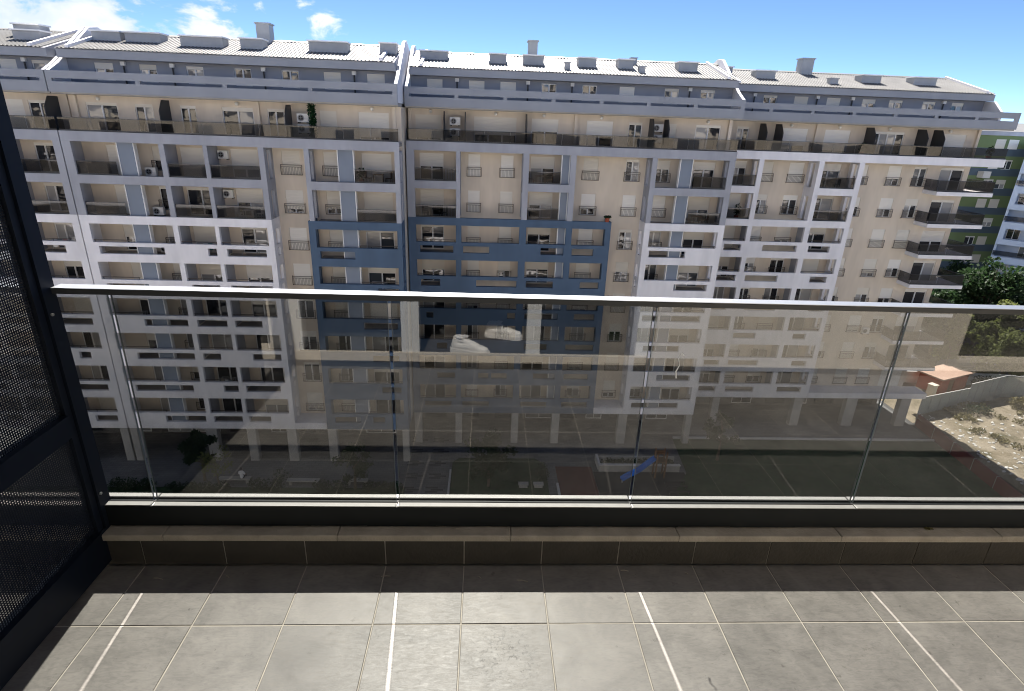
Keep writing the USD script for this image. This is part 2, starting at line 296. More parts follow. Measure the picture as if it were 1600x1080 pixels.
def window_part(p, x0, x1, z0, z1, yf, closed, leaves=2, box=True):
    """white frame with mullion, pane behind it, roller shutter coming down in front"""
    f, y0, y1 = 0.06, yf + 0.07, yf + 0.15
    ms = [bx(x0, x0 + f, y0, y1, z0, z1), bx(x1 - f, x1, y0, y1, z0, z1), bx(x0 + f, x1 - f, y0, y1, z1 - f, z1), bx(x0 + f, x1 - f, y0, y1, z0, z0 + f)]
    for i in range(1, leaves):
        c = x0 + (x1 - x0) * i / leaves
        ms.append(bx(c - 0.05, c + 0.05, y0 - 0.01, y1, z0 + f, z1 - f))
    w = obj('window', join(ms), 'white_metal', p)
    if closed < 0.98:
        for i in range(leaves):
            a, b = x0 + (x1 - x0) * i / leaves, x0 + (x1 - x0) * (i + 1) / leaves
            obj('pane', bx(a + 0.055, b - 0.055, y1 - 0.03, y1 - 0.01, z0 + 0.055, z1 - 0.055), 'pane_glass', w)
    if box or closed > 0:
        h = max(0.2 if box else 0, closed * (z1 - z0))
        obj('shutter', bx(x0 + 0.01, x1 - 0.01, yf + 0.02, y0 - 0.013, z1 - h, z1 + 0.02), 'shutter_white', w)

def guard_part(p, x0, x1, z0, z1, yf):
    t = 0.035; y0, y1 = yf - 0.14, yf - 0.105
    ms = [bx(x0, x1, y0, y1, z1 - t, z1), bx(x0, x1, y0, y1, z0, z0 + t), bx(x0, x0 + t, y0, y1, z0 + t, z1 - t), bx(x1 - t, x1, y0, y1, z0 + t, z1 - t),
          bx(x0 + t, x1 - t, y0, y1, z1 - 0.17, z1 - 0.145),
          bx(x0, x0 + t, y1, yf, z1 - t, z1), bx(x1 - t, x1, y1, yf, z1 - t, z1), bx(x0, x0 + t, y1, yf, z0, z0 + t), bx(x1 - t, x1, y1, yf, z0, z0 + t)]
    n = int((x1 - x0) / 0.11)
    for i in range(1, n):
        c = x0 + (x1 - x0) * i / n
        ms.append(bx(c - 0.008, c + 0.008, y0 + 0.01, y0 + 0.025, z0 + t, z1 - 0.17))
    obj('window_guard', join(ms), 'brown_metal', p)

def balustrade(p, x0, x1, y, z, h=0.92, split=2.1, returns=()):
    """dark glass panels in a bottom channel with a slim top rail"""
    n = max(1, round((x1 - x0) / split))
    obj('glass_channel', bx(x0, x1, y, y + 0.06, z, z + 0.10), 'dark_metal', p)
    for i in range(n):
        a, b = x0 + (x1 - x0) * i / n, x0 + (x1 - x0) * (i + 1) / n
        obj('glass_panel', bx(a + 0.01, b - 0.01, y + 0.024, y + 0.036, z + 0.08, z + h), 'balcony_dark_glass', p)
    obj('top_rail', bx(x0, x1, y + 0.012, y + 0.048, z + h, z + h + 0.025), 'dark_metal', p)

def slots_for(x0, x1, seedv):
    r = random.Random(seedv); out = []; x = x0
    while x < x1 - 0.8:
        x += r.choice([0, 0, 0.6, 1.4]); w = r.choice([0.9, 1.4, 1.9, 2.4, 2.9]); w = min(w, x1 - x)
        if w > 0.6: out.append((x, x + w))
        x += w + r.choice([0.25, 0.9, 1.6])
    return out

def block(name, label, u0, D, u1, u2, volumes, bays, plain, top_end, seedv, attic, pipes, dormers, vents, boxes, pent, screens, pilasters, lamps, slots, columns, firewall, endwall=False, canopy=()):
    """one section. x = along the street, y = into the building, from (u0, D)"""
    p = thing(name, label, 'apartment block', far(u0, D), PHID)
    X = lambda u: u - u0
    r = random.Random(seedv)
    e1, e2 = X(u1), X(u2)
    # --- front frames, one flat screen per colour
    for (a, b, k0, k1, m, opens) in volumes:
        ztop = TOP if k0 == 0 else zt[k0] + 0.60
        zbot = zt[k1 + 1]
        if k1 < 7: zbot = zt[k1 + 1] + 0.60
        poly = sbox(X(a), zbot, X(b), ztop)
        cut = []
        for k in range(k0, k1 + 1):
            for (oa, ob) in opens:
                lo = zt[k + 1] + (0.60 if k < 2 else 1.47)
                cut.append(sbox(X(oa), lo, X(ob), zt[k] if k else zt[k] + 0.01))
                if k >= 2:
                    zz = zt[k + 1] + 1.47
                    for (sa, sb) in slots.get((k, oa), slots_for(oa + 0.15, ob - 0.1, seedv * 100 + k * 10 + int(oa * 7))):
                        cut.append(sbox(X(sa), zz - 0.86, X(sb), zz - 0.29))
        poly = poly.difference(unary_union(cut))
        obj('facade_frame', slab_xz(poly, 0.0, 0.28), m, p)
        # side returns of the volume and cross walls at the columns
        for k in range(k0, k1 + 1):
            for i, (oa, ob) in enumerate(opens):
                if i: obj('cross_wall', bx(X(oa) - 0.16, X(oa) - 0.03, 0.285, W_BACK - 0.004, zt[k + 1] + 0.5, zt[k] - 0.004), 'grey_plaster', p)  # grey coat darkens these side walls with the loggia shade
                if plain.get(oa) != [(None, None)]:
                    obj('loggia_floor', bx(X(oa) + 0.002, X(ob) - 0.002, 0.284, W_BACK - 0.006, zt[k + 1] + 0.28, zt[k + 1] + 0.46), 'slab_floor', p)
        for side, xe in ((-1, X(a)), (1, X(b))):
            pl = sbox(0.28, zbot, W_BACK - 0.003, ztop)
            cuts = [sbox(0.62, zt[k + 1] + (0.60 if k < 2 else 1.47), W_BACK - 0.45, zt[k] - 0.2) for k in range(k0, k1 + 1)]
            cuts += [sbox(0.7, zt[k + 1] + 0.61, 1.25, zt[k + 1] + 1.18) for k in range(max(k0, 2), k1 + 1)]
            if not (side < 0 and abs(a - u1) < 0.1) and not (side > 0 and b < -20): pl = pl.difference(unary_union(cuts))
            obj('side_frame', slab_yz(pl, xe - (0.0 if side < 0 else 0.22), xe + (0.22 if side < 0 else 0.0)), m, p)
    # top band under the penthouse terrace
    bm = 'white_plaster' if u1 > 20 else 'grey_plaster'
    obj('terrace_edge', bx(e1, X(top_end), -0.003, 0.283, TOP + 0.003, 26.6), bm, p)
    obj('terrace_floor', bx(e1 + 0.02, X(top_end) - 0.02, 0.285, W_BACK + 0.2, 26.25, 26.5), 'slab_floor', p)
    for (a, b) in canopy: obj('canopy', bx(X(a), X(b), 0.003, W_BACK - 0.003, 3.19, 3.76), 'white_plaster', p)
    # --- back wall with window openings
    wins, holes = [], []
    def add(u_a, u_b, za, zb, closed, leaves=2, guard=None):
        wins.append((X(u_a), X(u_b), za, zb, closed, leaves, guard)); holes.append(sbox(X(u_a), za, X(u_b), zb))
    for k in range(8):
        for (kind, a, b, states) in bays:
            c = states[k] if states and k < len(states) else r.choice([1, 1, 1, 0.55, 0.12, 0.75, 0.9])
            if kind != 'win' and k >= 2 and c > 0.9 and (k + int(abs(a))) % 3 != 0: c = (0.3, 0.12, 0.5)[(k * 2 + int(abs(b))) % 3]
            if kind == 'door': add(a, b, zt[k] - 2.33, zt[k] - 0.28, c, 2 if b - a < 3 else 3)
            if kind == 'single': add(a, b, zt[k] - 2.33, zt[k] - 0.28, c, 1)
            if kind == 'win': add(a, b, zt[k] - 2.0, zt[k] - 0.26, c, 2, (a - 0.12, b + 0.12, zt[k] - 1.99, zt[k] - 1.25))
    bw = sbox(e1, 3.19, e2, 26.25).difference(unary_union(holes))
    obj('back_wall', slab_xz(bw, W_BACK, W_BACK + 0.24), 'beige_plaster', p)
    for (a, b, za, zb, c, lv, g) in wins:
        window_part(p, a, b, za, zb, W_BACK, c, lv)
        if g: guard_part(p, X(g[0]), X(g[1]), g[2], g[3], W_BACK)
    # --- glass fronts of the two upper rows, slim rails lower down
    for (a, b, k0, k1, m, opens) in volumes:
        for k in range(k0, k1 + 1):
            for oa, ob in opens:
                for (ga, gb) in plain.get(oa, [(oa, ob)]):
                    if ga is None: continue
                    if k < 2: balustrade(p, X(ga) + 0.01, X(gb) - 0.01, 0.10, zt[k + 1] + 0.6, 0.92, 3.5)
                    else:
                        z = zt[k + 1] + 1.47
                        ms = [bx(X(ga) + 0.02, X(gb) - 0.02, 0.11, 0.155, z + 0.15, z + 0.19)]
                        n = max(2, int((gb - ga) / 1.1))
                        ms += [bx(c - 0.016, c + 0.016, 0.12, 0.15, z, z + 0.15) for c in np.linspace(X(ga) + 0.1, X(gb) - 0.1, n)]
                        obj('parapet_rail', join(ms), 'brown_metal', p)
    # --- penthouse
    hol = [sbox(X(a), za, X(b), 28.5) for (a, b, za, c, lv) in pent]
    obj('penthouse_wall', slab_xz(sbox(e1, 26.5, e2 - 0.005, 28.95).difference(unary_union(hol)), W_BACK + 0.002, W_BACK + 0.24), 'beige_plaster', p)
    for (a, b, za, c, lv) in pent: window_part(p, X(a), X(b), za, 28.5, W_BACK, c, lv)
    for a in pilasters: obj('pilaster', bx(X(a) - 0.12, X(a) + 0.12, W_BACK - 0.22, W_BACK, 26.5, 28.94), 'beige_plaster', p)
    for (a, w) in screens:
        obj('terrace_screen', slab_yz(Polygon([(0.22, 26.52), (W_BACK - 0.02, 26.52), (W_BACK - 0.02, 28.8), (0.75, 28.8), (0.22, 28.1)]), X(a) - 0.025, X(a) + 0.025), 'dark_metal', p)
    for a in lamps:
        s = trimesh.creation.icosphere(1, 0.13); obj('wall_lamp', moved(s, (X(a), W_BACK - 0.12, 28.75)), 'plastic_white', p, smooth=True)
    balustrade(p, e1 + 0.05, X(top_end) - 0.03, 0.06, 26.6, 0.86, 2.0)
    # --- roof terrace parapet, its slots, attic, eaves, roof
    pe = X(top_end)
    n = max(2, round((pe - e1) / (5.45 if D < 46 else 3.85)))
    sl = [sbox(e1 + 0.2 + (pe - e1 - 0.4) * i / n + 0.15, 29.72, e1 + 0.2 + (pe - e1 - 0.4) * (i + 1) / n - 0.15, 29.92) for i in range(n)]
    obj('roof_parapet', slab_xz(sbox(e1, 29.06, pe, 30.40).difference(unary_union(sl)), 0.0, 0.18), 'parapet_plaster', p)
    obj('roof_terrace', bx(e1, pe, 0.18, 2.4, 28.96, 29.2), 'concrete', p)
    hol = [sbox(X(a), 29.95, X(b), 31.08) for (a, b, c) in attic]
    obj('attic_wall', slab_xz(sbox(e1 + 0.1, 29.2, e2 - 0.1, 31.7).difference(unary_union(hol)), 2.2, 2.42), 'attic_plaster', p)
    for (a, b, c) in attic: window_part(p, X(a), X(b), 29.95, 31.08, 2.2, c, 2, box=c > 0)
    for a in pipes:
        pp = obj('downpipe', moved(tube([(0, 0, 29.2), (0, 0, 30.95)], 0.06, 8), (X(a), 2.1, 0)), 'dark_metal', p)
        obj('pipe_hopper', bx(X(a) - 0.14, X(a) + 0.14, 1.98, 2.19, 30.95, 31.2), 'white_metal', pp)
    g1, g2 = e1 + 0.28, e2 - 0.28
    obj('eaves', bx(g1, g2, 1.2, 2.6, 31.27, 31.80), 'parapet_plaster', p)
    # trapezoid sheeting
    w = 0.26; xs, hs = [], []
    x = g1
    while x < g2 - w:
        xs += [x, x + 0.15, x + 0.175, x + 0.235, x + 0.26]; hs += [0, 0, 0.05, 0.05, 0]; x += w
    xs, hs = np.array(xs), np.array(hs)
    rows = [(1.1, 31.845), (3.8, 31.845 + 2.7 * 0.2704), (6.5, 33.305), (12.4, 31.70)]
    V = np.concatenate([np.stack([xs, np.full(len(xs), y), z + hs], 1) for y, z in rows]); nx = len(xs)
    F = np.array([[j*nx+i, j*nx+i+1, (j+1)*nx+i+1, (j+1)*nx+i] for j in range(3) for i in range(nx - 1)])
    rf = obj('roof', (V, F), 'roof_metal', p)
    obj('roof_deck', slab_yz(Polygon([(1.12, 31.81), (6.5, 33.27), (12.4, 31.66), (12.4, 29.0), (2.43, 29.0), (2.43, 31.805)]), g1, g2), 'grey_plaster', p)
    obj('ridge_cap', slab_yz(Polygon([(6.2, 33.29), (6.5, 33.40), (6.8, 33.29), (6.8, 33.25), (6.2, 33.25)]), g1, g2), 'roof_metal', p)
    for (a, b, ya, h) in dormers:
        zr = 31.845 + (ya - 1.1) * 0.2704
        dm = obj('roof_dormer', bx(X(a) + 0.08, X(b) - 0.08, ya, ya + 1.1, zr - 0.15, zr + h), 'grey_metal', p)
        obj('dormer_cap', bx(X(a), X(b), ya - 0.18, ya + 1.2, zr + h, zr + h + 0.09), 'white_metal', dm)
    for (a, b, ya, h) in vents:
        zr = 31.845 + (ya - 1.1) * 0.2704
        vn = obj('roof_vent', bx(X(a) + 0.06, X(b) - 0.06, ya, ya + 0.5, zr - 0.1, zr + h), 'grey_metal', p)
        obj('vent_cap', bx(X(a), X(b), ya - 0.06, ya + 0.56, zr + h, zr + h + 0.06), 'grey_metal', vn)
    for (a, b) in boxes:
        ch = obj('lift_housing', bx(X(a), X(b), 5.6, 6.6, 32.9, 34.35), 'grey_metal', p)
        obj('housing_cap', bx(X(a) - 0.08, X(b) + 0.08, 5.52, 6.68, 34.35, 34.45), 'grey_metal', ch)
    # sloping fire walls at the section's ends
    fw_ = Polygon([(0.185, 29.2), (0.185, 30.42), (1.3, 30.95), (5.6, 33.62), (6.6, 33.75), (12.3, 32.2), (12.3, 29.2)])
    up = Polygon([(1.0, 31.86), (6.5, 33.33), (6.5, 33.52), (1.0, 32.05)])
    for s, xe in zip('ab', (e1, e2)):
        if s in firewall:
            x0 = xe if s == 'a' else xe - 0.24
            obj('fire_wall', slab_yz(Polygon([(0.185, 29.2), (0.185, 30.42), (1.2, 31.26), (2.19, 31.26), (2.19, 29.2)]) if endwall and s == 'b' else fw_, x0, x0 + 0.24), 'white_plaster', p)
            x1 = xe + 1.05 if s == 'a' else xe - 1.3
            obj('roof_upstand', slab_yz(up, x1, x1 + 0.22), 'white_plaster', p)
    # --- body of the building and the arcade
    obj('building_core', bx(e1 + 0.01, e2 - 0.01, W_BACK + 0.245, 12.3, 3.30, 28.955), 'beige_plaster', p)
    obj('arcade_soffit', bx(e1 + 0.02, e2 - 0.02, 0.29, 12.2, 3.0, 3.185), 'concrete', p)
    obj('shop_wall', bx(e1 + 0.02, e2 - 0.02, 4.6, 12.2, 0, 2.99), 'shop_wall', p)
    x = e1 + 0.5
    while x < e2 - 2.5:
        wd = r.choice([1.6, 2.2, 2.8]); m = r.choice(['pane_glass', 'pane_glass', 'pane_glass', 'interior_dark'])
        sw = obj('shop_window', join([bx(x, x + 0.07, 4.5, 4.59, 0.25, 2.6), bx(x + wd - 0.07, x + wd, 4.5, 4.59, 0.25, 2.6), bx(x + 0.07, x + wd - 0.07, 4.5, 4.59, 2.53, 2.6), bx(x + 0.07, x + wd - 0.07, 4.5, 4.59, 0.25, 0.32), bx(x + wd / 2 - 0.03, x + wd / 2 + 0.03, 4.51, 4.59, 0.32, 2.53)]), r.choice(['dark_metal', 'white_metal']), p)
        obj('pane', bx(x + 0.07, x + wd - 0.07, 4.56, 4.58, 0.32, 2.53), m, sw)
        x += wd + r.choice([0.3, 0.9, 1.6])
    for (a, b) in columns:
        obj('arcade_column', bx(X(a), X(b), 0.02, 0.62, 0, 3.188), 'concrete', p)
    if endwall:
        hol = [sbox(3.2, zt[k] - 2.1, 4.4, zt[k] - 0.3) for k in range(8)]
        obj('end_wall', slab_yz(sbox(W_BACK + 0.26, 3.2, 12.2, 28.9).difference(unary_union(hol)), e2 - 0.008, e2 + 0.12), 'beige_plaster', p)
    return p, X

def shafts(p, X, spans, rows_grey=True, mat_='panel_blue_grey'):
    """flat full height panels with pale edge fins that close part of a loggia"""
    for (a, b) in spans:
        for k in range(8):
            z0 = zt[k + 1] + (0.6 if k < 2 else 0.5); z1 = zt[k] - 0.005
            q = obj('loggia_panel', bx(X(a), X(b), 0.34, 0.40, z0, z1), mat_, p)
            for c in (a, b): obj('edge_fin', bx(X(c) - 0.03, X(c) + 0.03, 0.32, 0.72, z0, z1), 'white_metal', q)

D_B, D_C, D_D = 44.0, 47.15, 50.9
full = [1] * 8
A_, XA = block('apartment_block', 'leftmost section of the grey block, seen beside and through the perforated screen', -35, D_B, -41, -29.28,
    [(-41, -29.28, 0, 1, 'grey_plaster', [(-40.5, -37.3), (-36.9, -33.6), (-33.2, -29.78)]), (-41, -29.28, 2, 7, 'white_plaster', [(-40.5, -37.3), (-36.9, -33.6), (-33.2, -29.78)])],
    [('door', -40, -38.2, None), ('door', -36.4, -34.5, None), ('door', -32.35, -30.9, [0.05, 0, 0, 1, 1, 1, 0.1, 1])], {}, -29.28, 11,
    [(-33.52, -32.4, 1), (-31.37, -29.6, 0.12), (-37, -36, 0.5)], [-31.77, -35.5], [(-33.54, -31.61, 4.3, 0.75), (-32.8, -30.81, 3.0, 0.6)], [], [],
    [(-33.9, -32.36, 26.6, 1, 2), (-32.0, -30.5, 26.6, 0.08, 2)], [(-29.9, 0.3)], [-34.6], [], {(3, -33.2): [], (4, -33.2): [(-33, -30)]},
    [(-29.95, -29.32), (-33.5, -32.7), (-37, -36.2)], 'b')
slB = {(2, -28.6): [(-28.25, -23.55)], (2, -22.3): [(-20.4, -19.75)], (2, -19.36): [(-19.0, -16.1)],
       (3, -28.6): [(-28.3, -25.2)], (3, -22.3): [(-22.0, -19.9)], (3, -19.36): [(-19.1, -15.95)],
       (4, -28.6): [(-26.1, -22.8)], (4, -22.3): [(-22.1, -19.8)], (4, -19.36): [(-19.2, -17.1)],
       (5, -28.6): [(-27.2, -22.75)], (5, -22.3): [(-22.1, -20.7)], (5, -19.36): [(-18.2, -15.95)],
       (6, -28.6): [(-27.9, -23.3)], (6, -22.3): [(-20.9, -19.7)], (6, -19.36): [(-19.1, -16.3)],
       (7, -28.6): [(-26.0, -22.75)], (7, -22.3): [(-22.1, -19.75)], (7, -19.36): [(-19.2, -17.4)],
       (2, -12.31): [(-12.1, -9.5)], (3, -12.31): [(-7.9, -6.3)], (4, -12.31): [(-9.2, -6.5)], (5, -12.31): [(-8.6, -6.5)], (6, -12.31): [(-8.0, -6.4)], (7, -12.31): [(-12.1, -9.9), (-8.9, -7.9)]}
pl = {-28.6: [(-28.6, -25.8)], -12.31: [(-9.2, -6.26)]}
B_, XB = block('apartment_block', 'second section from the left, with white loggias and a narrow blue bay at its right', -17.5, D_B, -29.2, -5.9,
    [(-29.2, -15.45, 0, 1, 'grey_plaster', [(-28.6, -22.67), (-22.3, -19.65), (-19.36, -15.85)]), (-29.2, -15.45, 2, 7, 'white_plaster', [(-28.6, -22.67), (-22.3, -19.65), (-19.36, -15.85)]),
     (-12.66, -5.9, 0, 1, 'grey_plaster', [(-12.31, -6.26)]), (-12.80, -5.9, 2, 7, 'blue_plaster', [(-12.31, -6.26)])],
    [('door', -27.3, -25.2, [1, 1, 1, 1, 0.2, 1, 0.1, 1]), ('win', -24.1, -22.9, [0.6, 0.1, 0.55, 1, 0.1, 0.1, 0.6, 0.2]), ('door', -22.1, -20.0, [1, 0.1, 1, 1, 0.1, 0.15, 0, 0.2]), ('door', -18.5, -16.55, [0.7, 0.5, 0.1, 0.6, 1, 0.1, 0.1, 0.6]),
     ('win', -14.82, -13.5, [1, 0.82, 1, 1, 0.15, 0.3, 0.12, 0.85]), ('win', -11.75, -10.5, [1, 0.75, 1, 1, 1, 0.1, 0.3, 1]), ('door', -8.95, -6.75, [1, 1, 0.02, 1, 1, 0.1, 0.4, 0.1])], pl, -5.9, 12,
    [(-27.17, -25.91, 0.35), (-24.13, -22.96, 0.3), (-20.92, -19.74, 0.15), (-17.62, -16.45, 0), (-14.34, -13.12, 0), (-11.37, -10.16, 0.75), (-8.31, -7.05, 0.85)], [-25.13, -21.8, -15.53, -9.19],
    [(-28.01, -25.88, 3.9, 0.6), (-25.7, -23.09, 3.9, 0.6), (-21.57, -18.47, 3.2, 0.65), (-17.41, -15.7, 3.2, 0.65), (-12.61, -9.71, 3.2, 0.68), (-7.6, -6.25, 3.6, 0.68)], [], [(-16.93, -15.96)],
    [(-28.1, -25.95, 26.6, 0.1, 2), (-24.73, -23.5, 26.6, 0.12, 2), (-21.6, -20.5, 26.6, 0.05, 2), (-18.68, -16.49, 26.6, 0.14, 2), (-15.5, -14.3, 26.6, 0.0, 2), (-11.78, -10.57, 26.6, 1, 1), (-9.0, -6.81, 26.6, 0.9, 2)],
    [(-22.3, 0.3), (-13.8, 0.2)], [-28.7, -16.1, -6.4], [-27.1, -17.54, -7.99], slB,
    [(-29.15, -28.6), (-22.96, -22.07), (-19.58, -18.86), (-16.26, -15.47), (-12.8, -12.07), (-6.46, -5.92)], 'ab', canopy=[(-15.44, -12.85)])
shafts(B_, XB, [(-25.7, -24.55), (-10.38, -9.25)])
slC = {(2, -5.2): [(-4.9, -2.2)], (2, -1.55): [(-1.4, 0.75)], (2, 3.74): [(5.0, 6.9)], (2, 7.5): [(7.6, 9.4)], (2, 13.95): [(14.1, 17.2)],
       (3, -5.2): [(-4.9, -3.3)], (3, -1.55): [(-0.3, 3.1)], (3, 3.74): [(3.9, 6.2)], (3, 7.5): [(8.5, 10.1)], (3, 13.95): [(16.6, 19.5)],
       (4, -1.55): [(2.4, 3.1)], (4, 13.95): [(14.2, 15.6), (15.8, 19.4)], (5, 13.95): [(14.6, 17.9)], (6, 13.95): [(16.2, 19.3)], (7, 13.95): [(14.2, 18.6)],
       (4, -5.2): [(-4.5, -3.9)], (4, 7.5): [(8.2, 10.0)], (5, -1.55): [], (5, 3.74): [(4.0, 6.0)], (6, 3.74): [(4.9, 6.9)], (6, 7.5): [(7.7, 9.9)], (7, -5.2): [(-4.8, -2.4)]}
plc = {3.74: [(3.74, 6.28)], 13.91: [(16.95, 19.7)], 13.95: [(16.95, 19.7)], -1.55: [(None, None)], 7.5: [(None, None)]}
C_, XC = block('apartment_block', 'middle section of the block with deep blue loggias framed in grey', 7, D_C, -5.8, 20.2,
    [(-5.8, -1.65, 0, 1, 'grey_plaster', [(-5.2, -1.97)]), (3.28, 7.46, 0, 1, 'grey_plaster', [(3.74, 7.0)]), (13.5, 20.18, 0, 1, 'grey_plaster', [(13.91, 19.7)]),
     (-5.8, 10.7, 2, 7, 'blue_plaster', [(-5.2, -1.97), (-1.55, 3.18), (3.74, 7.0), (7.5, 10.25)]), (13.48, 20.2, 2, 7, 'white_plaster', [(13.95, 19.7)])],
    [('door', -4.95, -3.05, [0.5, 0.6, 0.0, 0.5, 0.4, 0.1, 1, 0.2]), ('win', -1.05, -0.1, [1, 1, 1, 1, 0.8, 0.1, 0.2, 1]), ('win', 1.6, 2.6, [1, 1, 1, 0.6, 1, 0.15, 1, 0.1]), ('door', 4.0, 5.95, [0.45, 0.5, 0.3, 0.4, 1, 0.1, 0.5, 0.1]),
     ('win', 8.35, 9.55, [1, 0.7, 1, 1, 0.9, 0.1, 0.9, 0.5]), ('win', 11.85, 12.95, [0, 1, 0.15, 0.5, 1, 0.45, 1, 0.75]), ('win', 14.25, 15.5, [0.4, 1, 0.1, 0.1, 0.2, 0.1, 1, 0.5]), ('door', 17.5, 19.3, [0.3, 0.5, 0.35, 0.4, 0.1, 1, 0.2, 0.4])], plc, 20.2, 13,
    [(-4.29, -3.1, 0.7), (-1.05, 0.15, 1), (1.39, 2.61, 1), (4.62, 5.81, 0), (7.85, 9.0, 0), (10.81, 12.01, 1), (14.43, 15.58, 0.1), (17.34, 18.49, 0.1)], [-1.97, 3.54, 7.02, 16.42],
    [(-5.0, -2.7, 3.6, 0.6), (0.45, 1.9, 3.2, 0.66), (3.11, 4.87, 3.2, 0.66), (7.47, 9.05, 3.2, 0.66), (10.66, 12.03, 3.2, 0.66), (15.54, 17.24, 3.2, 0.66)], [(6.28, 6.8, 2.0, 0.5), (12.1, 12.7, 2.0, 0.45), (12.1, 12.7, 5.0, 0.5)], [(3.72, 4.46)],
    [(-5.2, -3.2, 26.6, 0.9, 2), (-0.6, 2.72, 26.6, 0.7, 3), (3.95, 6.07, 26.6, 0.5, 2), (8.36, 10.46, 26.6, 0.6, 2), (11.75, 12.84, 26.6, 0.05, 2), (14.82, 15.64, 26.6, 0.6, 1), (17.22, 19.28, 26.6, 0.05, 2)],
    [(-2.92, 0.1), (-1.29, 0.1), (3.46, 0.12), (13.4, 0.22), (14.6, 0.22)], [-5.6, 7.45, 19.95], [-4.01, 1.07, 4.88, 9.47, 18.13], slC,
    [(-5.75, -5.1), (-2.03, -1.44), (3.15, 3.77), (6.9, 7.6), (13.16, 13.97), (19.6, 20.15)], 'ab', canopy=[(10.72, 13.46)])
shafts(C_, XC, [(6.36, 6.98), (15.88, 16.88)])
slD = {(2, 20.6): [(22.0, 23.6)], (2, 24.3): [(25.6, 28.8)], (2, 29.67): [(29.9, 31.9)], (3, 20.6): [(21.8, 23.6)], (3, 24.3): [(24.5, 27.6)], (3, 29.67): [(30.7, 32.3)],
       (4, 24.3): [(25.0, 28.0)], (5, 24.3): [(24.4, 26.6)], (5, 29.67): [(30.3, 31.6)], (6, 20.6): [(22, 23.5)], (6, 24.3): [(24.4, 27.4)], (6, 29.67): [(30.8, 32.3)], (7, 20.6): [(21.9, 23.6)], (7, 24.3): [(24.6, 27.5)], (7, 29.67): [(29.9, 32.4)]}
E_, XE = block('apartment_block', 'rightmost section with white loggias and a plain beige end with jutting balconies', 33, D_D, 20.25, 44.4,
    [(20.3, 24.3, 0, 1, 'white_plaster', [(20.6, 23.88)]), (29.22, 33.29, 0, 1, 'white_plaster', [(29.67, 32.83)]), (20.3, 33.29, 2, 7, 'white_plaster', [(20.6, 23.88), (24.3, 29.2), (29.67, 32.83)])],
    [('door', 22.3, 23.6, [0.3, 1, 1, 0.5, 0.1, 1, 1, 0.4]), ('win', 24.95, 26.05, [1, 0.3, 1, 0.4, 0.2, 0.1, 1, 1]), ('win', 27.55, 28.9, [1, 0.25, 0.75, 0.2, 0.15, 1, 0.5, 0.6]), ('door', 30.1, 32.3, [0.3, 0.02, 1, 1, 0.05, 0.15, 0.1, 1]),
     ('win', 33.75, 34.85, [0.6, 0.5, 1, 1, 0.5, 1, 0.6, 0.9]), ('win', 36.78, 38.0, [0.65, 0.6, 1, 0.8, 0.4, 0.9, 1, 0.95]), ('win', 39.2, 40.4, [0.12, 0.35, 1, 0.5, 0.6, 0.2, 0.3, 1]), ('door', 41.68, 43.9, [0.08, 0.1, 1, 1, 0.15, 0.5, 1, 1])], {24.3: [(None, None)]}, 45.9, 14,
    [(21.3, 22.29, 0.1), (24.23, 25.45, 0.1), (26.98, 28.2, 1), (29.89, 31.09, 0.95), (33.09, 34.25, 0.3), (35.51, 36.72, 0.05), (38.57, 39.71, 0.1), (41.24, 42.31, 0.25)], [23.38, 28.95, 32.09, 40.39],
    [(20.9, 22.0, 4.2, 0.6), (23.59, 25.45, 3.2, 0.62), (33.08, 35.0, 3.2, 0.62), (37.87, 40.09, 3.2, 0.62)], [(29.72, 30.58, 2.2, 0.45)], [(28.78, 29.87)],
    [(22.22, 23.27, 26.6, 0.1, 2), (26.04, 28.54, 26.6, 0.75, 2), (30.13, 32.41, 26.6, 0.9, 2), (34.4, 37.39, 26.6, 0.08, 4), (40.9, 43.12, 26.6, 1, 2)],
    [(24.2, 0.3), (25.6, 0.3), (33.8, 0.4), (38.5, 0.5), (40.0, 0.5)], [29.3, 44.1], [26.95, 31.29, 35.85, 41.45], slD,
    [(23.6, 24.3), (32.04, 32.94), (37.55, 38.68), (43.3, 44.35)], 'ab', endwall=True, canopy=[(33.32, 45.8)])
for k in range(1, 8):                                   # balconies that jut out past the beige end
    z = zt[k] + 0.62
    sl_ = obj('balcony_slab', bx(XE(40.5), XE(45.75), 0.0, W_BACK - 0.004, z - 0.33, z), 'white_plaster', E_)
    obj('balcony_slab', bx(XE(44.43), XE(45.75), W_BACK - 0.002, 5.0, z - 0.33, z), 'white_plaster', E_)
    balustrade(E_, XE(40.52), XE(45.72), 0.05, z, 0.95, 2.6)
    for (xx, y1) in ((40.5, W_BACK), (45.68, 5.0)):
        obj('glass_panel', bx(XE(xx) + 0.02, XE(xx) + 0.035, 0.12, y1 - 0.03, z + 0.03, z + 0.95), 'balcony_dark_glass', E_)
        obj('top_rail', bx(XE(xx) + 0.01, XE(xx) + 0.045, 0.12, y1 - 0.03, z + 0.95, z + 0.975), 'dark_metal', E_)
    obj('end_fin', bx(XE(44.56), XE(44.75), 3.0, 4.6, z - 2.2, z - 0.34), 'white_plaster', E_)

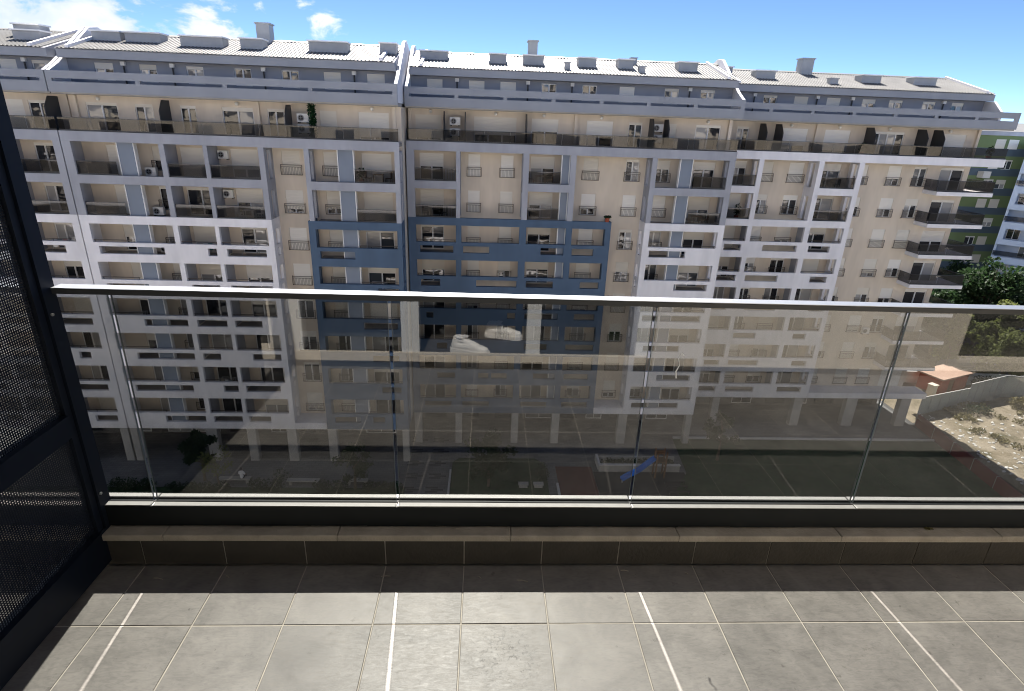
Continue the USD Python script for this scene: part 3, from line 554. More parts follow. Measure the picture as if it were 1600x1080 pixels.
# ------------------------------------------------------------------ things standing and hanging on that block
def ac_unit(label, u, v, z, D, w=0.82, group=None):
    t = thing('air_conditioner', label, 'air conditioner', far(u, D + v, z), PHID, group)
    obj('casing', bx(-w/2, w/2, -0.15, 0.15, 0.06, 0.64), 'plastic_white', t)
    ring = trimesh.creation.annulus(0.17, 0.23, 0.02, sections=20); ring.apply_transform(trimesh.transformations.rotation_matrix(math.pi/2, [1, 0, 0]))
    disc = trimesh.creation.cylinder(0.17, 0.012, sections=20); disc.apply_transform(trimesh.transformations.rotation_matrix(math.pi/2, [1, 0, 0]))
    obj('fan_grille', join([moved(ring, (-0.12, -0.16, 0.35)), bx(-0.35, 0.11, -0.168, -0.158, 0.34, 0.36), bx(-0.13, -0.11, -0.172, -0.162, 0.12, 0.58)]), 'grey_metal', t)
    obj('fan', moved(disc, (-0.12, -0.157, 0.35)), 'plastic_black', t)
    for s in (-1, 1): obj('foot', bx(s*0.3 - 0.05, s*0.3 + 0.05, -0.17, 0.17, 0, 0.06), 'plastic_black', t)
    return t
ordn = ['topmost', 'second', 'third', 'fourth', 'fifth', 'sixth']
for k in range(4):
    ac_unit(f'white air conditioner in the {ordn[k]} loggia row, right of the leftmost blue grey panels', -24.15 + 0.02 * k, 1.35, zt[k + 1] + 0.47, D_B, 0.75)
ac_unit('upper of two air conditioners beside the green climbing plant on the glass terrace', -12.86, 1.4, 27.62, D_B)
ac_unit('lower of two air conditioners beside the green climbing plant on the glass terrace', -12.86, 1.4, 26.9, D_B)
ac_unit('upper air conditioner between dark screens on the terrace at the middle', -2.1, 1.45, 27.75, D_C)
ac_unit('lower air conditioner between dark screens on the terrace at the middle', -2.1, 1.45, 26.95, D_C)
ac_unit('upper air conditioner between the black screens on the terrace above the white loggias', 13.98, 1.4, 27.8, D_C)
ac_unit('lower air conditioner between the black screens on the terrace above the white loggias', 13.98, 1.4, 27.0, D_C)
ac_unit('white air conditioner high on a loggia wall, top row, left of the beige column', -18.95, 1.62, 24.9, D_B, 0.7)
ac_unit('white air conditioner high on a loggia wall, second row, left of the beige column', -18.95, 1.62, 22.1, D_B, 0.7)
ac_unit('small air conditioner between two beige wall windows under the handrail at right', 38.6, 1.62, 9.6, D_D, 0.7)

def leaf_cloud(c, r, n, size, seed, flat=1.0):
    g = np.random.default_rng(seed)
    d = g.normal(size=(n, 3)); d /= np.linalg.norm(d, axis=1)[:, None]
    rad = g.random(n) ** 0.45
    p = np.array(c) + d * rad[:, None] * np.array(r)
    a = g.normal(size=(n, 3)); a /= np.linalg.norm(a, axis=1)[:, None]
    b = np.cross(a, g.normal(size=(n, 3))); b /= np.linalg.norm(b, axis=1)[:, None]
    s = size * (0.6 + 0.8 * g.random(n))[:, None]
    V = np.stack([p - a * s * 0.6, p + b * s * 0.36, p + a * s * 0.6, p - b * s * 0.36], 1).reshape(-1, 3)
    i = np.arange(n)[:, None] * 4
    return V, np.vstack([i + [0, 1, 2], i + [0, 2, 3]])

t = thing('climbing_plant', 'tall dense green climbing plant on the glass terrace beside two air conditioners', 'plant', far(-12.1, D_B + 0.95, 26.6), PHID)
obj('foliage', join([leaf_cloud((0, 0, 0.35 + 0.3 * i), (0.3, 0.28, 0.3), 130, 0.14, 30 + i) for i in range(7)]), 'leaf_deep', t)
obj('stem', tube([(0, 0, 0), (0.03, 0, 1.1), (0, 0, 2.1)], 0.03), 'bark', t)
obj('pot', trimesh.creation.cylinder(0.22, 0.3).apply_translation((0, 0, 0.15)), 'plastic_black', t)

def airer(label, u, v, z, D, rz=0, cloth=None, group=None):
    t = thing('clothes_airer', label, 'clothes airer', far(u, D + v, z), PHID + rz, group)
    legs = join([tube([(sx * 0.6, -0.35, 0), (sx * 0.6, 0.3, 0.95)], 0.015, 5) for sx in (-1, 1)] + [tube([(sx * 0.6, 0.35, 0), (sx * 0.6, -0.3, 0.95)], 0.015, 5) for sx in (-1, 1)])
    obj('frame', legs, 'grey_metal', t)
    obj('rails', join([tube([(-0.6, y, 0.95), (0.6, y, 0.95)], 0.012, 5) for y in np.linspace(-0.3, 0.3, 5)]), 'grey_metal', t)
    if cloth:
        g = np.random.default_rng(int(abs(u * 10)))
        for x, m in zip((-0.35, 0.02, 0.36), cloth):
            h = 0.35 + 0.25 * g.random()
            obj('hung_cloth', join([bx(x - 0.15, x + 0.15, -0.16, -0.15, 0.95 - h, 0.97), bx(x - 0.15, x + 0.15, -0.149, -0.14, 1.0 - h, 0.97)]), m, t)
    return t
for i, (u, k, D, s) in enumerate([(-20.9, 2, D_B, 'in the loggia on the white rows, third bay from the left pilaster'), (-17.6, 2, D_B, 'in the top white loggia left of the beige window column'), (-27, 4, D_B, 'in the loggia behind the glass railing beside the leftmost pilaster'),
        (-8, 3, D_B, 'in the second blue loggia down, left of the grey pilaster'), (22.7, 2, D_D, 'in the narrow loggia right of the centre white bay, upper one'), (22.7, 3, D_D, 'in the narrow loggia right of the centre white bay, lower one'), (-31.5, 2, D_B, 'in the leftmost white loggia beside the screen post'), (-20.9, 6, D_B, 'in a low white loggia seen through the glass railing')]):
    airer('clothes airer ' + s, u, 0.9, zt[k + 1] + 0.46, D, 12 * (-1) ** i, random.Random(i).choice([None, ('towel_sand', 'cloth_white', 'towel_teal'), ('cloth_white', 'cloth_dark', 'towel_red')]))

def patio_set(label, u, v, z, D, rz=0, m='dark_metal'):
    t = thing('patio_table', label, 'table', far(u, D + v, z), PHID + rz)
    obj('tabletop', bx(-0.4, 0.4, -0.3, 0.3, 0.68, 0.72), m, t)
    for x in (-0.35, 0.35):
        for y in (-0.25, 0.25): obj('leg', bx(x - 0.02, x + 0.02, y - 0.02, y + 0.02, 0, 0.68), m, t)
def chair(label, u, v, z, D, rz=0, m='dark_metal'):
    t = thing('patio_chair', label, 'chair', far(u, D + v, z), PHID + rz)
    obj('seat', bx(-0.22, 0.22, -0.22, 0.22, 0.42, 0.46), m, t); obj('backrest', bx(-0.22, 0.22, 0.19, 0.23, 0.46, 0.9), m, t)
    for x in (-0.19, 0.19):
        for y in (-0.19, 0.19): obj('leg', bx(x - 0.02, x + 0.02, y - 0.02, y + 0.02, 0, 0.42), m, t)
for nm, u, k, D, m in [('behind the glass of the top loggia beside the grey pilaster at centre', -7.6, 0, D_B, 'wood_brown'), ('in the top loggia with the beige rail, right of centre', 4.8, 0, D_C, 'wood_brown'),
                       ('in the top white loggia beside the plain beige end', 30.9, 0, D_D, 'dark_metal'), ('in the second row loggia above the first blue bay', -3.7, 1, D_C, 'dark_metal'), ('in the upper blue loggia with the wide open door', -7.5, 2, D_B, 'dark_metal'),
                       ('in the loggia above the centre white bay, second row', 18.0, 1, D_C, 'wood_brown'), ('in the second row loggia left of the beige window column', -17.3, 1, D_B, 'white_metal')]:
    z = zt[k + 1] + 0.46
    patio_set('small patio table ' + nm, u, 0.8, z, D, 4, m)
    chair('left patio chair ' + nm, u - 0.75, 0.85, z, D, 80, m); chair('right patio chair ' + nm, u + 0.75, 0.85, z, D, -95, m)
for j, k in enumerate((0, 1)):
    t = thing('slatted_rack', f'white slatted rack standing in the {("top", "second")[j]} row loggia right of the grey pilaster', 'rack', far(-2.45, D_C + 0.75, zt[k + 1] + 0.46), PHID)
    for i in range(4): obj('slat', bx(-0.42 + i * 0.22, -0.28 + i * 0.22, -0.03, 0.03, 0.1, 0.98 - 0.08 * j), 'white_metal', t)
    obj('base', bx(-0.45, 0.45, -0.12, 0.12, 0, 0.1), 'dark_metal', t)
def potted(label, u, v, z, D, h=0.9, m='leaf_mid', seed=1):
    t = thing('potted_plant', label, 'plant', far(u, D + v, z), PHID)
    pot = trimesh.creation.revolve(np.array([[0, 0], [0.15, 0], [0.2, 0.32], [0.17, 0.32], [0.16, 0.28], [0, 0.28]]), sections=12)
    obj('pot', pot, 'brick_red', t); obj('foliage', leaf_cloud((0, 0, 0.3 + h * 0.5), (0.32, 0.3, h * 0.5), 160, 0.13, seed), m, t)
potted('bushy potted plant in the narrow second row loggia right of the centre white bay', 23.0, 0.8, zt[2] + 0.46, D_D, 1.1, 'leaf_dark', 41)
potted('potted plant in the top loggia beside the grey pilaster, left of the patio table', -8.8, 0.6, zt[1] + 0.46, D_B, 0.9, 'leaf_mid', 42)
potted('potted plant on the ledge corner of the deep blue bay', 10.35, 0.14, zt[2] + 0.6, D_C, 0.2, 'leaf_dark', 43)
potted('potted plant on the glass terrace near the far right corner', 44.9, 0.8, 26.5, D_D, 0.9, 'leaf_mid', 44)
potted('potted plant in the glass terrace left of the four leaf window', 33.2, 0.8, 26.5, D_D, 0.8, 'leaf_mid', 45)

# ------------------------------------------------------------------ green and pale blue buildings beyond the end
gb = thing('green_building', 'green and slate banded apartment building far behind the beige block end', 'building', (60, 92, 0), 0)
hol = []; gw = []
for k in range(8):
    z0 = 27.1 - k * 3.0
    for (a, b) in ((0.8, 2.4), (2.8, 4.4), (9.0, 10.9), (18.9, 20.5), (21.0, 22.6), (29, 31)):
        gw.append((a, b, z0 - 0.45, z0 + 0.95, random.Random(k * 31 + int(a)).choice([1, 1, 0.1, 0.5])))
for k in range(9):
    z1 = 28.6 - k * 3.0
    band = sbox(-8, z1 - 1.85, 40, z1); sl = sbox(-8, z1 - 3.0, 40, z1 - 1.85)
    hs = unary_union([sbox(a, c, b, d) for a, b, c, d, _ in gw])
    obj('wall_band', slab_xz(band.difference(hs), 0, 0.3), 'green_plaster', gb); obj('slate_band', slab_xz(sl.difference(hs), 0.004, 0.3), 'slate_plaster', gb)
for a, b, c, d, cl in gw: window_part(gb, a, b, c, d, 0, cl)
obj('building_core', bx(-8, 40, 0.31, 14, 0, 28.6), 'slate_plaster', gb)
obj('eaves', bx(-8.4, 40.4, -0.5, 14.4, 28.6, 29.2), 'grey_plaster', gb)
obj('roof', slab_yz(Polygon([(-0.6, 29.21), (7, 30.6), (14.6, 29.21)]), -8.5, 40.5), 'roof_metal', gb)
for i, (x, w) in enumerate(((17.5, 1.2), (14, 1.2))): obj('balcony_slab', bx(x, x + w, -1.2, -0.01, 22.3 - i * 3, 23.3 - i * 3), 'pale_concrete', gb)

wb = thing('pale_building', 'pale blue white apartment building with long recessed balconies at the far right edge', 'building', (78.8, 86, 0), -44)
for k in range(5):
    z1 = 26.9 - k * 5.25
    fr = sbox(0, z1 - 3.4, 26, z1).difference(unary_union([sbox(0.7 + i * 4.6, z1 - 2.6, 4.6 + i * 4.6, z1 - 1.0) for i in range(5)]))
    obj('wall_band', slab_xz(fr, 0, 0.3), 'lightblue_plaster', wb)
    obj('loggia_floor', bx(0.1, 26, 0.31, 2.1, z1 - 3.35, z1 - 3.1), 'pale_concrete', wb)
    for i in range(5):
        x = 0.9 + i * 4.6
        window_part(wb, x, x + 1.6, z1 - 2.7, z1 - 0.9, 2.0, [0, 0.4, 0.1, 1, 0][(i + k) % 5]); window_part(wb, x + 2.1, x + 3.6, z1 - 5.2, z1 - 3.5, 2.0, [1, 0, 0.1, 0.6, 0.2][(i + k) % 5])
    obj('balcony_rail', bx(0.05, 26, 0.1, 0.13, z1 - 5.1, z1 - 4.4), 'balcony_dark_glass', wb)
    obj('end_post', bx(0, 0.3, 0.31, 2.1, z1 - 5.25, z1 - 0.01), 'lightblue_plaster', wb)
obj('building_core', bx(0, 26, 2.16, 14, 0, 27), 'lightblue_plaster', wb)
obj('roof_edge', bx(-0.2, 26.2, -0.2, 14.2, 27.0, 27.5), 'lightblue_plaster', wb)

# ------------------------------------------------------------------ building plot at the right: earth, walls, shed
gx, gy = np.meshgrid(np.linspace(45.2, 95, 120), np.linspace(20, 84, 130), indexing='ij')
P = np.stack([gx * 0.35, gy * 0.35, 0 * gx], -1)
gz = 1.15 + 0.5 * (meshkit.fbm(P, 5, 3) - 0.5) + 0.22 * (meshkit.fbm(P * 6, 3, 5) - 0.5) - 1.15 * np.clip((gy - 54) / 6, 0, 1) * np.clip((61 - gx) / 6, 0, 1)
gz = np.where(gx < 45.4, 0.9, gz)
nx, ny = gx.shape
ids = np.arange(nx * ny).reshape(nx, ny)
F = np.stack([ids[:-1, :-1], ids[1:, :-1], ids[1:, 1:], ids[:-1, 1:]], -1).reshape(-1, 4)
V = np.stack([gx, gy, gz], -1).reshape(-1, 3)
cen = V[F].mean(1)
keep = cen[:, 1] < np.interp(cen[:, 0], [45.35, 52.5, 58.6, 70, 95], [51.9, 54.3, 56.7, 55.1, 52]) + 0.1
F = F[keep]; ui, F = np.unique(F, return_inverse=True); V, F = V[ui], F.reshape(-1, 4)
obj('building_plot', (V, F), 'dry_earth', smooth=True, kind='structure')
def plot_z(x, y):
    i = np.clip(int((x - 45.2) / (49.8 / 119)), 0, 119); j = np.clip(int((y - 20) / (64 / 129)), 0, 129); return gz[i, j]
rw = thing('retaining_wall', 'dark maroon wall with pale posts between lawn and sandy plot', 'wall', (0, 0, 0))
pa, pb = np.array([45.3, 51.6]), np.array([43.6, 32.0])
dv = (pb - pa); L = np.linalg.norm(dv); ang = math.degrees(math.atan2(dv[1], dv[0]))
for i in range(7):
    s0, s1 = i * L / 7, (i + 1) * L / 7
    obj('wall_panel', moved(bx(s0 + 0.03, s1 - 0.03, 0, 0.2, 0, 1.27), (pa[0], pa[1], 0), ang), 'maroon_wall', rw)
    obj('post', moved(bx(s0 - 0.03, s0 + 0.03, -0.02, 0.22, 0, 1.30), (pa[0], pa[1], 0), ang), 'concrete', rw)
fn = thing('sheet_fence', 'grey green sheet metal fence with pale top edge around the sandy plot', 'fence', (0, 0, 0))
path = [(45.35, 51.75), (52.5, 54.2), (58.6, 56.6), (70, 55.0)]
for i in range(3):
    a, b = np.array(path[i]), np.array(path[i + 1]); L = np.linalg.norm(b - a); an = math.degrees(math.atan2(*(b - a)[::-1])); n = max(2, round(L / 1.45))
    for q in range(n):
        s0, s1 = q * L / n, (q + 1) * L / n; x, y = a + (b - a) * (q + 0.5) / n; z = plot_z(x, y) - 0.1
        obj('fence_sheet', moved(bx(s0 + 0.01, s1 - 0.01, 0, 0.03, 0.6, 3.1 + 0.5 * (i > 0)), (a[0], a[1], 0), an), 'fence_sheet', fn)
        obj('fence_post', moved(bx(s0 - 0.03, s0 + 0.03, -0.06, -0.005, 0.6, 3.1 + 0.5 * (i > 0)), (a[0], a[1], 0), an), 'grey_metal', fn)
    obj('top_edge', moved(bx(0, L, -0.02, 0.05, 3.1 + 0.5 * (i > 0), 3.16 + 0.5 * (i > 0)), (a[0], a[1], 0), an), 'pale_concrete', fn)
yd = Polygon([(45.4, 52), (53, 55), (58, 57.5), (64, 66), (50, 66), (45.4, 60)])
obj('yard_ground', slab_xy(yd, -0.02, 0.02), 'dry_earth', kind='structure')
obj('far_pavement', bx(46, 120, 67.5, 70.5, -0.011, 0.1), 'concrete', kind='structure')
shed = thing('brick_shed', 'small red brick shed with pale flat roof behind the sheet fence', 'shed', (53.2, 58.8, 0), 22, scale=(0.85, 0.85, 0.85))
obj('wall', slab_xz(sbox(0, 0, 6.2, 2.3).difference(sbox(1.9, 0.05, 3.2, 2.0)), 0, 0.2), 'brick_red', shed)
obj('side_wall', join([bx(0, 0.2, 0.205, 3.0, 0, 2.3), bx(6.0, 6.2, 0.205, 3.0, 0, 2.3), bx(0.205, 5.995, 2.8, 3.0, 0, 2.3)]), 'brick_red', shed)
obj('door', bx(1.95, 3.15, 0.1, 0.15, 0.05, 1.98), 'wood_brown', shed)
obj('roof', bx(-0.3, 6.5, -0.3, 3.3, 2.3, 2.5), 'roof_pink', shed)
for i, (x, y, w) in enumerate([(51.6, 58.0, 0.7)]):
    t = thing('concrete_pillar', 'short pale yellow pillar at the left corner of the brick shed', 'pillar', (x, y, 0), 20)
    obj('shaft', bx(-w/2, w/2, -w/2, w/2, 0, 1.7), 'cream_plaster', t); obj('cap', bx(-w/2 - .06, w/2 + .06, -w/2 - .06, w/2 + .06, 1.7, 1.8), 'cream_plaster', t)
bw_ = thing('boundary_wall', 'low pale wall crossing behind the shed towards the trees', 'wall', (47, 62.5, 0), -3)
for i in range(10): obj('wall_panel', bx(i * 3.0, i * 3.0 + 2.97, 0, 0.25, 0, 1.5 + 0.02 * (i % 2)), 'pale_concrete', bw_)
g = np.random.default_rng(5)
st = []
for i in range(420):
    x, y = 45.7 + 12 * g.random() ** 1.6, 33 + 19 * g.random(); s = 0.05 + 0.14 * g.random() ** 2
    st.append(moved(trimesh.creation.icosphere(0, 1.0), (x, y, plot_z(x, y) + s * 0.2), g.random() * 360, (s * (0.8 + g.random()), s, s * 0.6)))
obj('rubble', join(st), 'pale_concrete', kind='stuff', label='loose pale stones scattered over the sandy plot')
tag(stage.GetPrimAtPath('/World/rubble'), cat='rubble')
ms = []
for i in range(240):
    x, y = 48.5 + 17 * g.random(), 42 + 13 * g.random(); h = 0.3 + 0.5 * g.random()
    if meshkit.fbm(np.array([x * 0.25, y * 0.25, 0.7]), 3) > 0.44: ms.append(leaf_cloud((x, y, plot_z(x, y) + h * 0.4), (0.6, 0.6, h * 0.5), 60, 0.2, 900 + i))
o = obj('dry_scrub', join(ms), 'leaf_dry', kind='stuff', label='dry straw coloured scrub covering parts of the sandy plot'); tag(o, cat='scrub')

# ------------------------------------------------------------------ trees, hedges
def tree(label, x, y, h, r, leaf, seed, z=0., n=26, per=170, size=0.3, trunk=0.13, group=None, tall=1.0, low=0.35):
    t = thing('tree', label, 'tree', (x, y, z), 0, group)
    g = np.random.default_rng(seed)
    cz = h * (low + 1) / 2; rz = h * (1 - low) / 2
    top = np.array([g.normal() * 0.15, g.normal() * 0.15, h * 0.86])
    limbs = [tube([(0, 0, 0), (0.04, 0.02, h * low * 0.6), top * 0.6, top], [trunk, trunk * 0.85, trunk * 0.6, trunk * 0.15], 7)]
    fol = []
    for i in range(n):
        d = g.normal(size=3); d /= np.linalg.norm(d); q = g.random() ** 0.5
        c = np.array([d[0] * r * q, d[1] * r * q, cz + d[2] * rz * q])
        c[:2] *= 1.0 - 0.45 * max(0, (c[2] - cz) / rz) * tall
        s = r * (0.22 + 0.2 * g.random())
        fol.append(leaf_cloud(c, (s, s, s * 0.8), per, size, seed * 100 + i))
        if i % 3 == 0:
            b0 = np.array([0, 0, max(h * low * 0.6, min(c[2] - 0.3, h * 0.7) * 0.75)])
            limbs.append(tube([b0, (b0 + c) / 2 + [0, 0, 0.1], c], [trunk * 0.45, trunk * 0.3, trunk * 0.1], 5))
    obj('trunk', join(limbs), 'bark', t); obj('crown', join(fol), leaf, t)
    return t
tree('leafy dark tree on the plaza beside the arcade column, left of the seated person', -22.6, 40.9, 4.6, 1.35, 'leaf_dark', 1, n=22, per=130, size=0.26, low=0.3)
tree('thin bare looking young tree in the hedge left of the seated person', -20.9, 39.6, 4.4, 1.5, 'leaf_olive', 2, n=12, per=28, size=0.2, trunk=0.07, low=0.3)
tree('sparse young tree behind the hedge under the narrow blue bay', -10.2, 39.8, 4.4, 1.5, 'leaf_mid', 3, n=18, per=55, size=0.24, low=0.3)
tree('broad olive tinted tree on the middle lawn', 0.6, 40.3, 5.3, 1.9, 'leaf_mid', 4, n=26, per=70, size=0.26, low=0.25)
tree('young tree at the far edge of the big lawn near the white bay', 21.5, 44.5, 5.0, 1.5, 'leaf_mid', 5, n=16, per=60, size=0.25, low=0.3)
tree('yellow green tree in sunlight behind the brick shed', 59.6, 66.2, 8.6, 2.7, 'leaf_olive', 6, n=34, per=150, size=0.34, low=0.2)
tree('sunlit olive tree at the right edge behind the sheet fence', 64.3, 63.0, 7.0, 3.2, 'leaf_olive', 7, n=34, per=150, size=0.34, low=0.12)
tree('tall dark tree in front of the pale blue building', 68.2, 72.5, 14.0, 4.4, 'leaf_mid', 9, n=54, per=130, size=0.42, trunk=0.3, low=0.15)
tree('dark tree between the beige block end and the green building', 61.5, 74.0, 12.2, 4.2, 'leaf_dark', 10, n=46, per=124, size=0.42, trunk=0.28, low=0.12)
tree('bright topped tree just above the handrail beside the beige block end', 58.5, 68.0, 10.0, 3.0, 'leaf_mid', 11, n=36, per=180, size=0.38, trunk=0.22, low=0.15)
tree('bright topped tree just above the handrail near the right edge', 66.0, 66.5, 9.2, 2.8, 'leaf_olive', 12, n=34, per=170, size=0.36, trunk=0.2, low=0.15)
tree('dark conifer like tree at the right edge below the pale blue building', 74.5, 74.0, 12.5, 4.0, 'leaf_dark', 13, n=48, per=124, size=0.42, trunk=0.28, low=0.1)
tree('dark tree at the foot of the green building', 71.0, 82.0, 11.0, 4.5, 'leaf_dark', 14, n=46, per=111, size=0.45, trunk=0.3, low=0.1)
tree('dark tree standing close behind the beige corner of the block', 55.0, 76.0, 11.0, 3.6, 'leaf_dark', 15, n=40, per=111, size=0.42, trunk=0.25, low=0.12)

def bush(label, x, y, z, rx, ry, h, leaf, seed, n=300, size=0.16, name='bush', cat='bush'):
    t = thing(name, label, cat, (x, y, z))
    g = np.random.default_rng(seed)
    k = max(1, int(rx / 0.5))
    obj('foliage', join([leaf_cloud(((i + 0.5) * 2 * rx / k - rx, 0, h * 0.5), (rx / k * 1.25, ry * (0.85 + 0.3 * g.random()), h * (0.5 + 0.08 * g.random())), n, size, seed * 50 + i) for i in range(k)]), leaf, t)
    obj('stems', join([tube([(x_, 0, 0), (x_ + 0.05, 0.03, h * 0.6)], 0.02, 5) for x_ in np.linspace(-rx * 0.8, rx * 0.8, k + 1)]), 'bark', t)
bush('dark clipped hedge at the far left, seen through the first glass pane', -27.6, 39.6, 0, 1.7, 0.6, 1.0, 'leaf_dark', 1, 260, name='hedge', cat='hedge')
bush('low dark hedge in front of the thin young tree, left of the seated person', -22.5, 39.4, 0, 2.4, 0.6, 0.8, 'leaf_dark', 2, 240, name='hedge', cat='hedge')
bush('dark clipped hedge just right of the seated person', -17.2, 39.6, 0, 1.4, 0.7, 1.1, 'leaf_dark', 3, 260, name='hedge', cat='hedge')
bush('dark hedge between the two pale benches', -12.1, 39.5, 0, 1.3, 0.6, 1.0, 'leaf_dark', 4, 260, name='hedge', cat='hedge')
bush('dark hedge running right from the second pale bench to the patterned paving', -7.9, 39.5, 0, 1.5, 0.6, 0.9, 'leaf_dark', 5, 260, name='hedge', cat='hedge')
bush('spiky dark bush behind the left pale bench', -16.4, 40.9, 0, 0.8, 0.5, 1.1, 'leaf_dark', 6, 120)
bush('dark hedge along the right side of the middle lawn', 5.2, 41.8, 0, 0.5, 1.4, 0.9, 'leaf_dark', 7, 300, name='hedge', cat='hedge')
bush('bright green bush alone on the sandy plot', 54.2, 44.5, plot_z(54.2, 44.5), 0.55, 0.5, 1.1, 'leaf_mid', 8, 170)
bush('dark weedy bush in the shade of the sheet fence', 52.2, 52.2, plot_z(52.2, 52.2), 1.4, 0.7, 1.0, 'leaf_dark', 9, 200)
bush('green bush beside the brick shed roof', 60.3, 60.6, 0, 1.3, 0.8, 1.8, 'leaf_mid', 10, 300, 0.22)
bush('pale straw bush near the fence corner on the plot', 58.8, 53.6, plot_z(58.8, 53.6), 1.6, 1.0, 1.2, 'leaf_dry', 11, 260, 0.2)

# ------------------------------------------------------------------ benches, seated person, play area
def bench(label, x0, x1, y):
    t = thing('bench', label, 'bench', ((x0 + x1) / 2, y, 0)); w = (x1 - x0) / 2
    obj('seat', bx(-w, w, -0.22, 0.22, 0.36, 0.45), 'concrete', t)
    for s in (-0.8, 0.8): obj('leg', bx(s * w - 0.1, s * w + 0.1, -0.17, 0.17, 0, 0.36), 'concrete', t)
bench('pale concrete bench on which the person in white sits', -21.3, -18.8, 40.65)
bench('pale concrete bench right of the spiky bush, left of the pair', -15.8, -13.2, 40.45)
bench('pale concrete bench left of the patterned paving', -11.0, -9.3, 40.5)
for nm, x in (('left', 3.5), ('right', 4.75)):
    t = thing('stone_seat', f'{nm} grey stone seat block on the middle lawn', 'stone seat', (x, 40.2, 0)); obj('top', bx(-0.42, 0.42, -0.2, 0.2, 0.32, 0.42), 'concrete', t); obj('base', bx(-0.34, 0.34, -0.15, 0.15, 0.05, 0.32), 'concrete', t)

import manifold3d as m3
def hull_bones(bones, edge=0.03):
    S = lambda c, r_: m3.Manifold.sphere(r_, 14).translate([float(v) for v in c])
    acc = None
    for (a, ra, b, rb) in bones:
        h = m3.Manifold.batch_hull([S(a, ra), S(b, rb)]); acc = h if acc is None else acc + h
    me = acc.refine_to_length(edge).to_mesh(); t = trimesh.Trimesh(me.vert_properties[:, :3], me.tri_verts)
    trimesh.smoothing.filter_taubin(t, iterations=8); return t
pr = thing('person', 'person in a white top with dark hair sitting on the bench by the hedge', 'person', (-19.45, 40.62, 0), 175)
bones = []
for s in (-1, 1):
    bones += [((s*.09, 0, .53), .085, (s*.1, -.42, .52), .06), ((s*.1, -.42, .52), .058, (s*.1, -.45, .1), .042), ((s*.1, -.45, .07), .042, (s*.11, -.6, .05), .032),
              ((s*.18, .0, 1.02), .055, (s*.24, -.06, .76), .043), ((s*.24, -.06, .76), .042, (s*.12, -.3, .64), .032), ((s*.12, -.3, .64), .034, (s*.11, -.39, .62), .022)]
    for q in range(4): bones.append(((s*(.10 + .012*q), -.38, .62), .010, (s*(.10 + .012*q), -.44 + .008*abs(q-1), .605), .008))
    bones.append(((s*.09, -.35, .63), .011, (s*.07, -.39, .625), .009))
bones += [((0, 0, .54), .14, (0, .02, .8), .13), ((0, .02, .8), .13, (0, 0, 1.02), .14), ((-.15, 0, 1.03), .06, (.15, 0, 1.03), .06), ((0, 0, 1.05), .055, (0, -.02, 1.17), .052), ((0, -.03, 1.27), .095, (0, -.02, 1.31), .098), ((0, -.1, 1.22), .045, (0, -.09, 1.2), .045), ((0, -.125, 1.265), .014, (0, -.11, 1.3), .01)]
obj('body', hull_bones(bones), 'skin', pr, smooth=True)
tb = [((0, 0, .56), .15, (0, .02, .8), .143), ((0, .02, .8), .143, (0, 0, 1.02), .15), ((-.15, 0, 1.03), .07, (.15, 0, 1.03), .07)]
for s in (-1, 1): tb.append(((s*.18, 0, 1.02), .066, (s*.23, -.04, .82), .055))
obj('shirt', hull_bones(tb), 'cloth_white', pr, smooth=True)
tr_ = []
for s in (-1, 1): tr_ += [((s*.09, 0, .53), .096, (s*.1, -.42, .52), .071), ((s*.1, -.42, .52), .07, (s*.1, -.45, .14), .055)]
obj('trousers', hull_bones(tr_), 'cloth_dark', pr, smooth=True)
obj('hair', hull_bones([((0, .0, 1.33), .1, (0, .03, 1.28), .095), ((0, -.03, 1.36), .075, (0, .0, 1.36), .08)]), 'cloth_dark', pr, smooth=True)

pw = thing('play_wall', 'low pale wall with planted strip behind the blue slide', 'wall', (0, 0, 0))
obj('front_wall', bx(10.25, 17.4, 42.6, 42.8, 0, 0.62), 'concrete', pw); obj('coping', bx(10.2, 17.45, 42.56, 42.84, 0.62, 0.68), 'pale_concrete', pw)
obj('side_wall', bx(10.2, 10.4, 42.85, 44.4, 0, 0.66), 'pale_concrete', pw); obj('back_wall', bx(10.41, 17.4, 44.2, 44.4, 0, 0.5), 'concrete', pw)
bush('dark planting inside the low pale play wall', 13.9, 43.5, 0, 3.2, 0.5, 0.7, 'leaf_dark', 12, 200)
sl = thing('slide', 'bright blue plastic slide with a brown tower on the playground', 'slide', (0, 0, 0))
a, b = np.array([11.9, 41.0, 0.25]), np.array([14.9, 42.0, 1.7])
n = 14; V, F = [], []
side = np.cross((b - a) / np.linalg.norm(b - a), [0, 0, 1]); side /= np.linalg.norm(side)
cross = [(-0.27, 0.2), (-0.23, 0.2), (-0.2, 0.04), (0.2, 0.04), (0.23, 0.2), (0.27, 0.2), (0.24, 0.0), (-0.24, 0.0)]
for i in range(n):
    s = i / (n - 1); q = a + (b - a) * s; q[2] = 0.25 + 1.45 * (s ** 1.25) + 0.05 * math.sin(s * 9)
    for c, h in cross: V.append(q + side * c + [0, 0, h])
m_ = len(cross)
for i in range(n - 1):
    for k in range(m_): F.append([i*m_+k, i*m_+(k+1)%m_, (i+1)*m_+(k+1)%m_, (i+1)*m_+k])
obj('chute', (np.array(V), np.array(F)), 'slide_blue', sl)
obj('chute_leg', bx(11.9, 12.0, 40.9, 41.0, 0, 0.28), 'grey_metal', sl)
for x, y in ((14.95, 41.65), (14.95, 42.35), (15.75, 41.65), (15.75, 42.35)): obj('post', bx(x - 0.06, x + 0.06, y - 0.06, y + 0.06, 0, 2.6), 'wood_brown', sl)
obj('platform', bx(14.9, 15.8, 41.6, 42.4, 1.6, 1.68), 'wood_brown', sl)
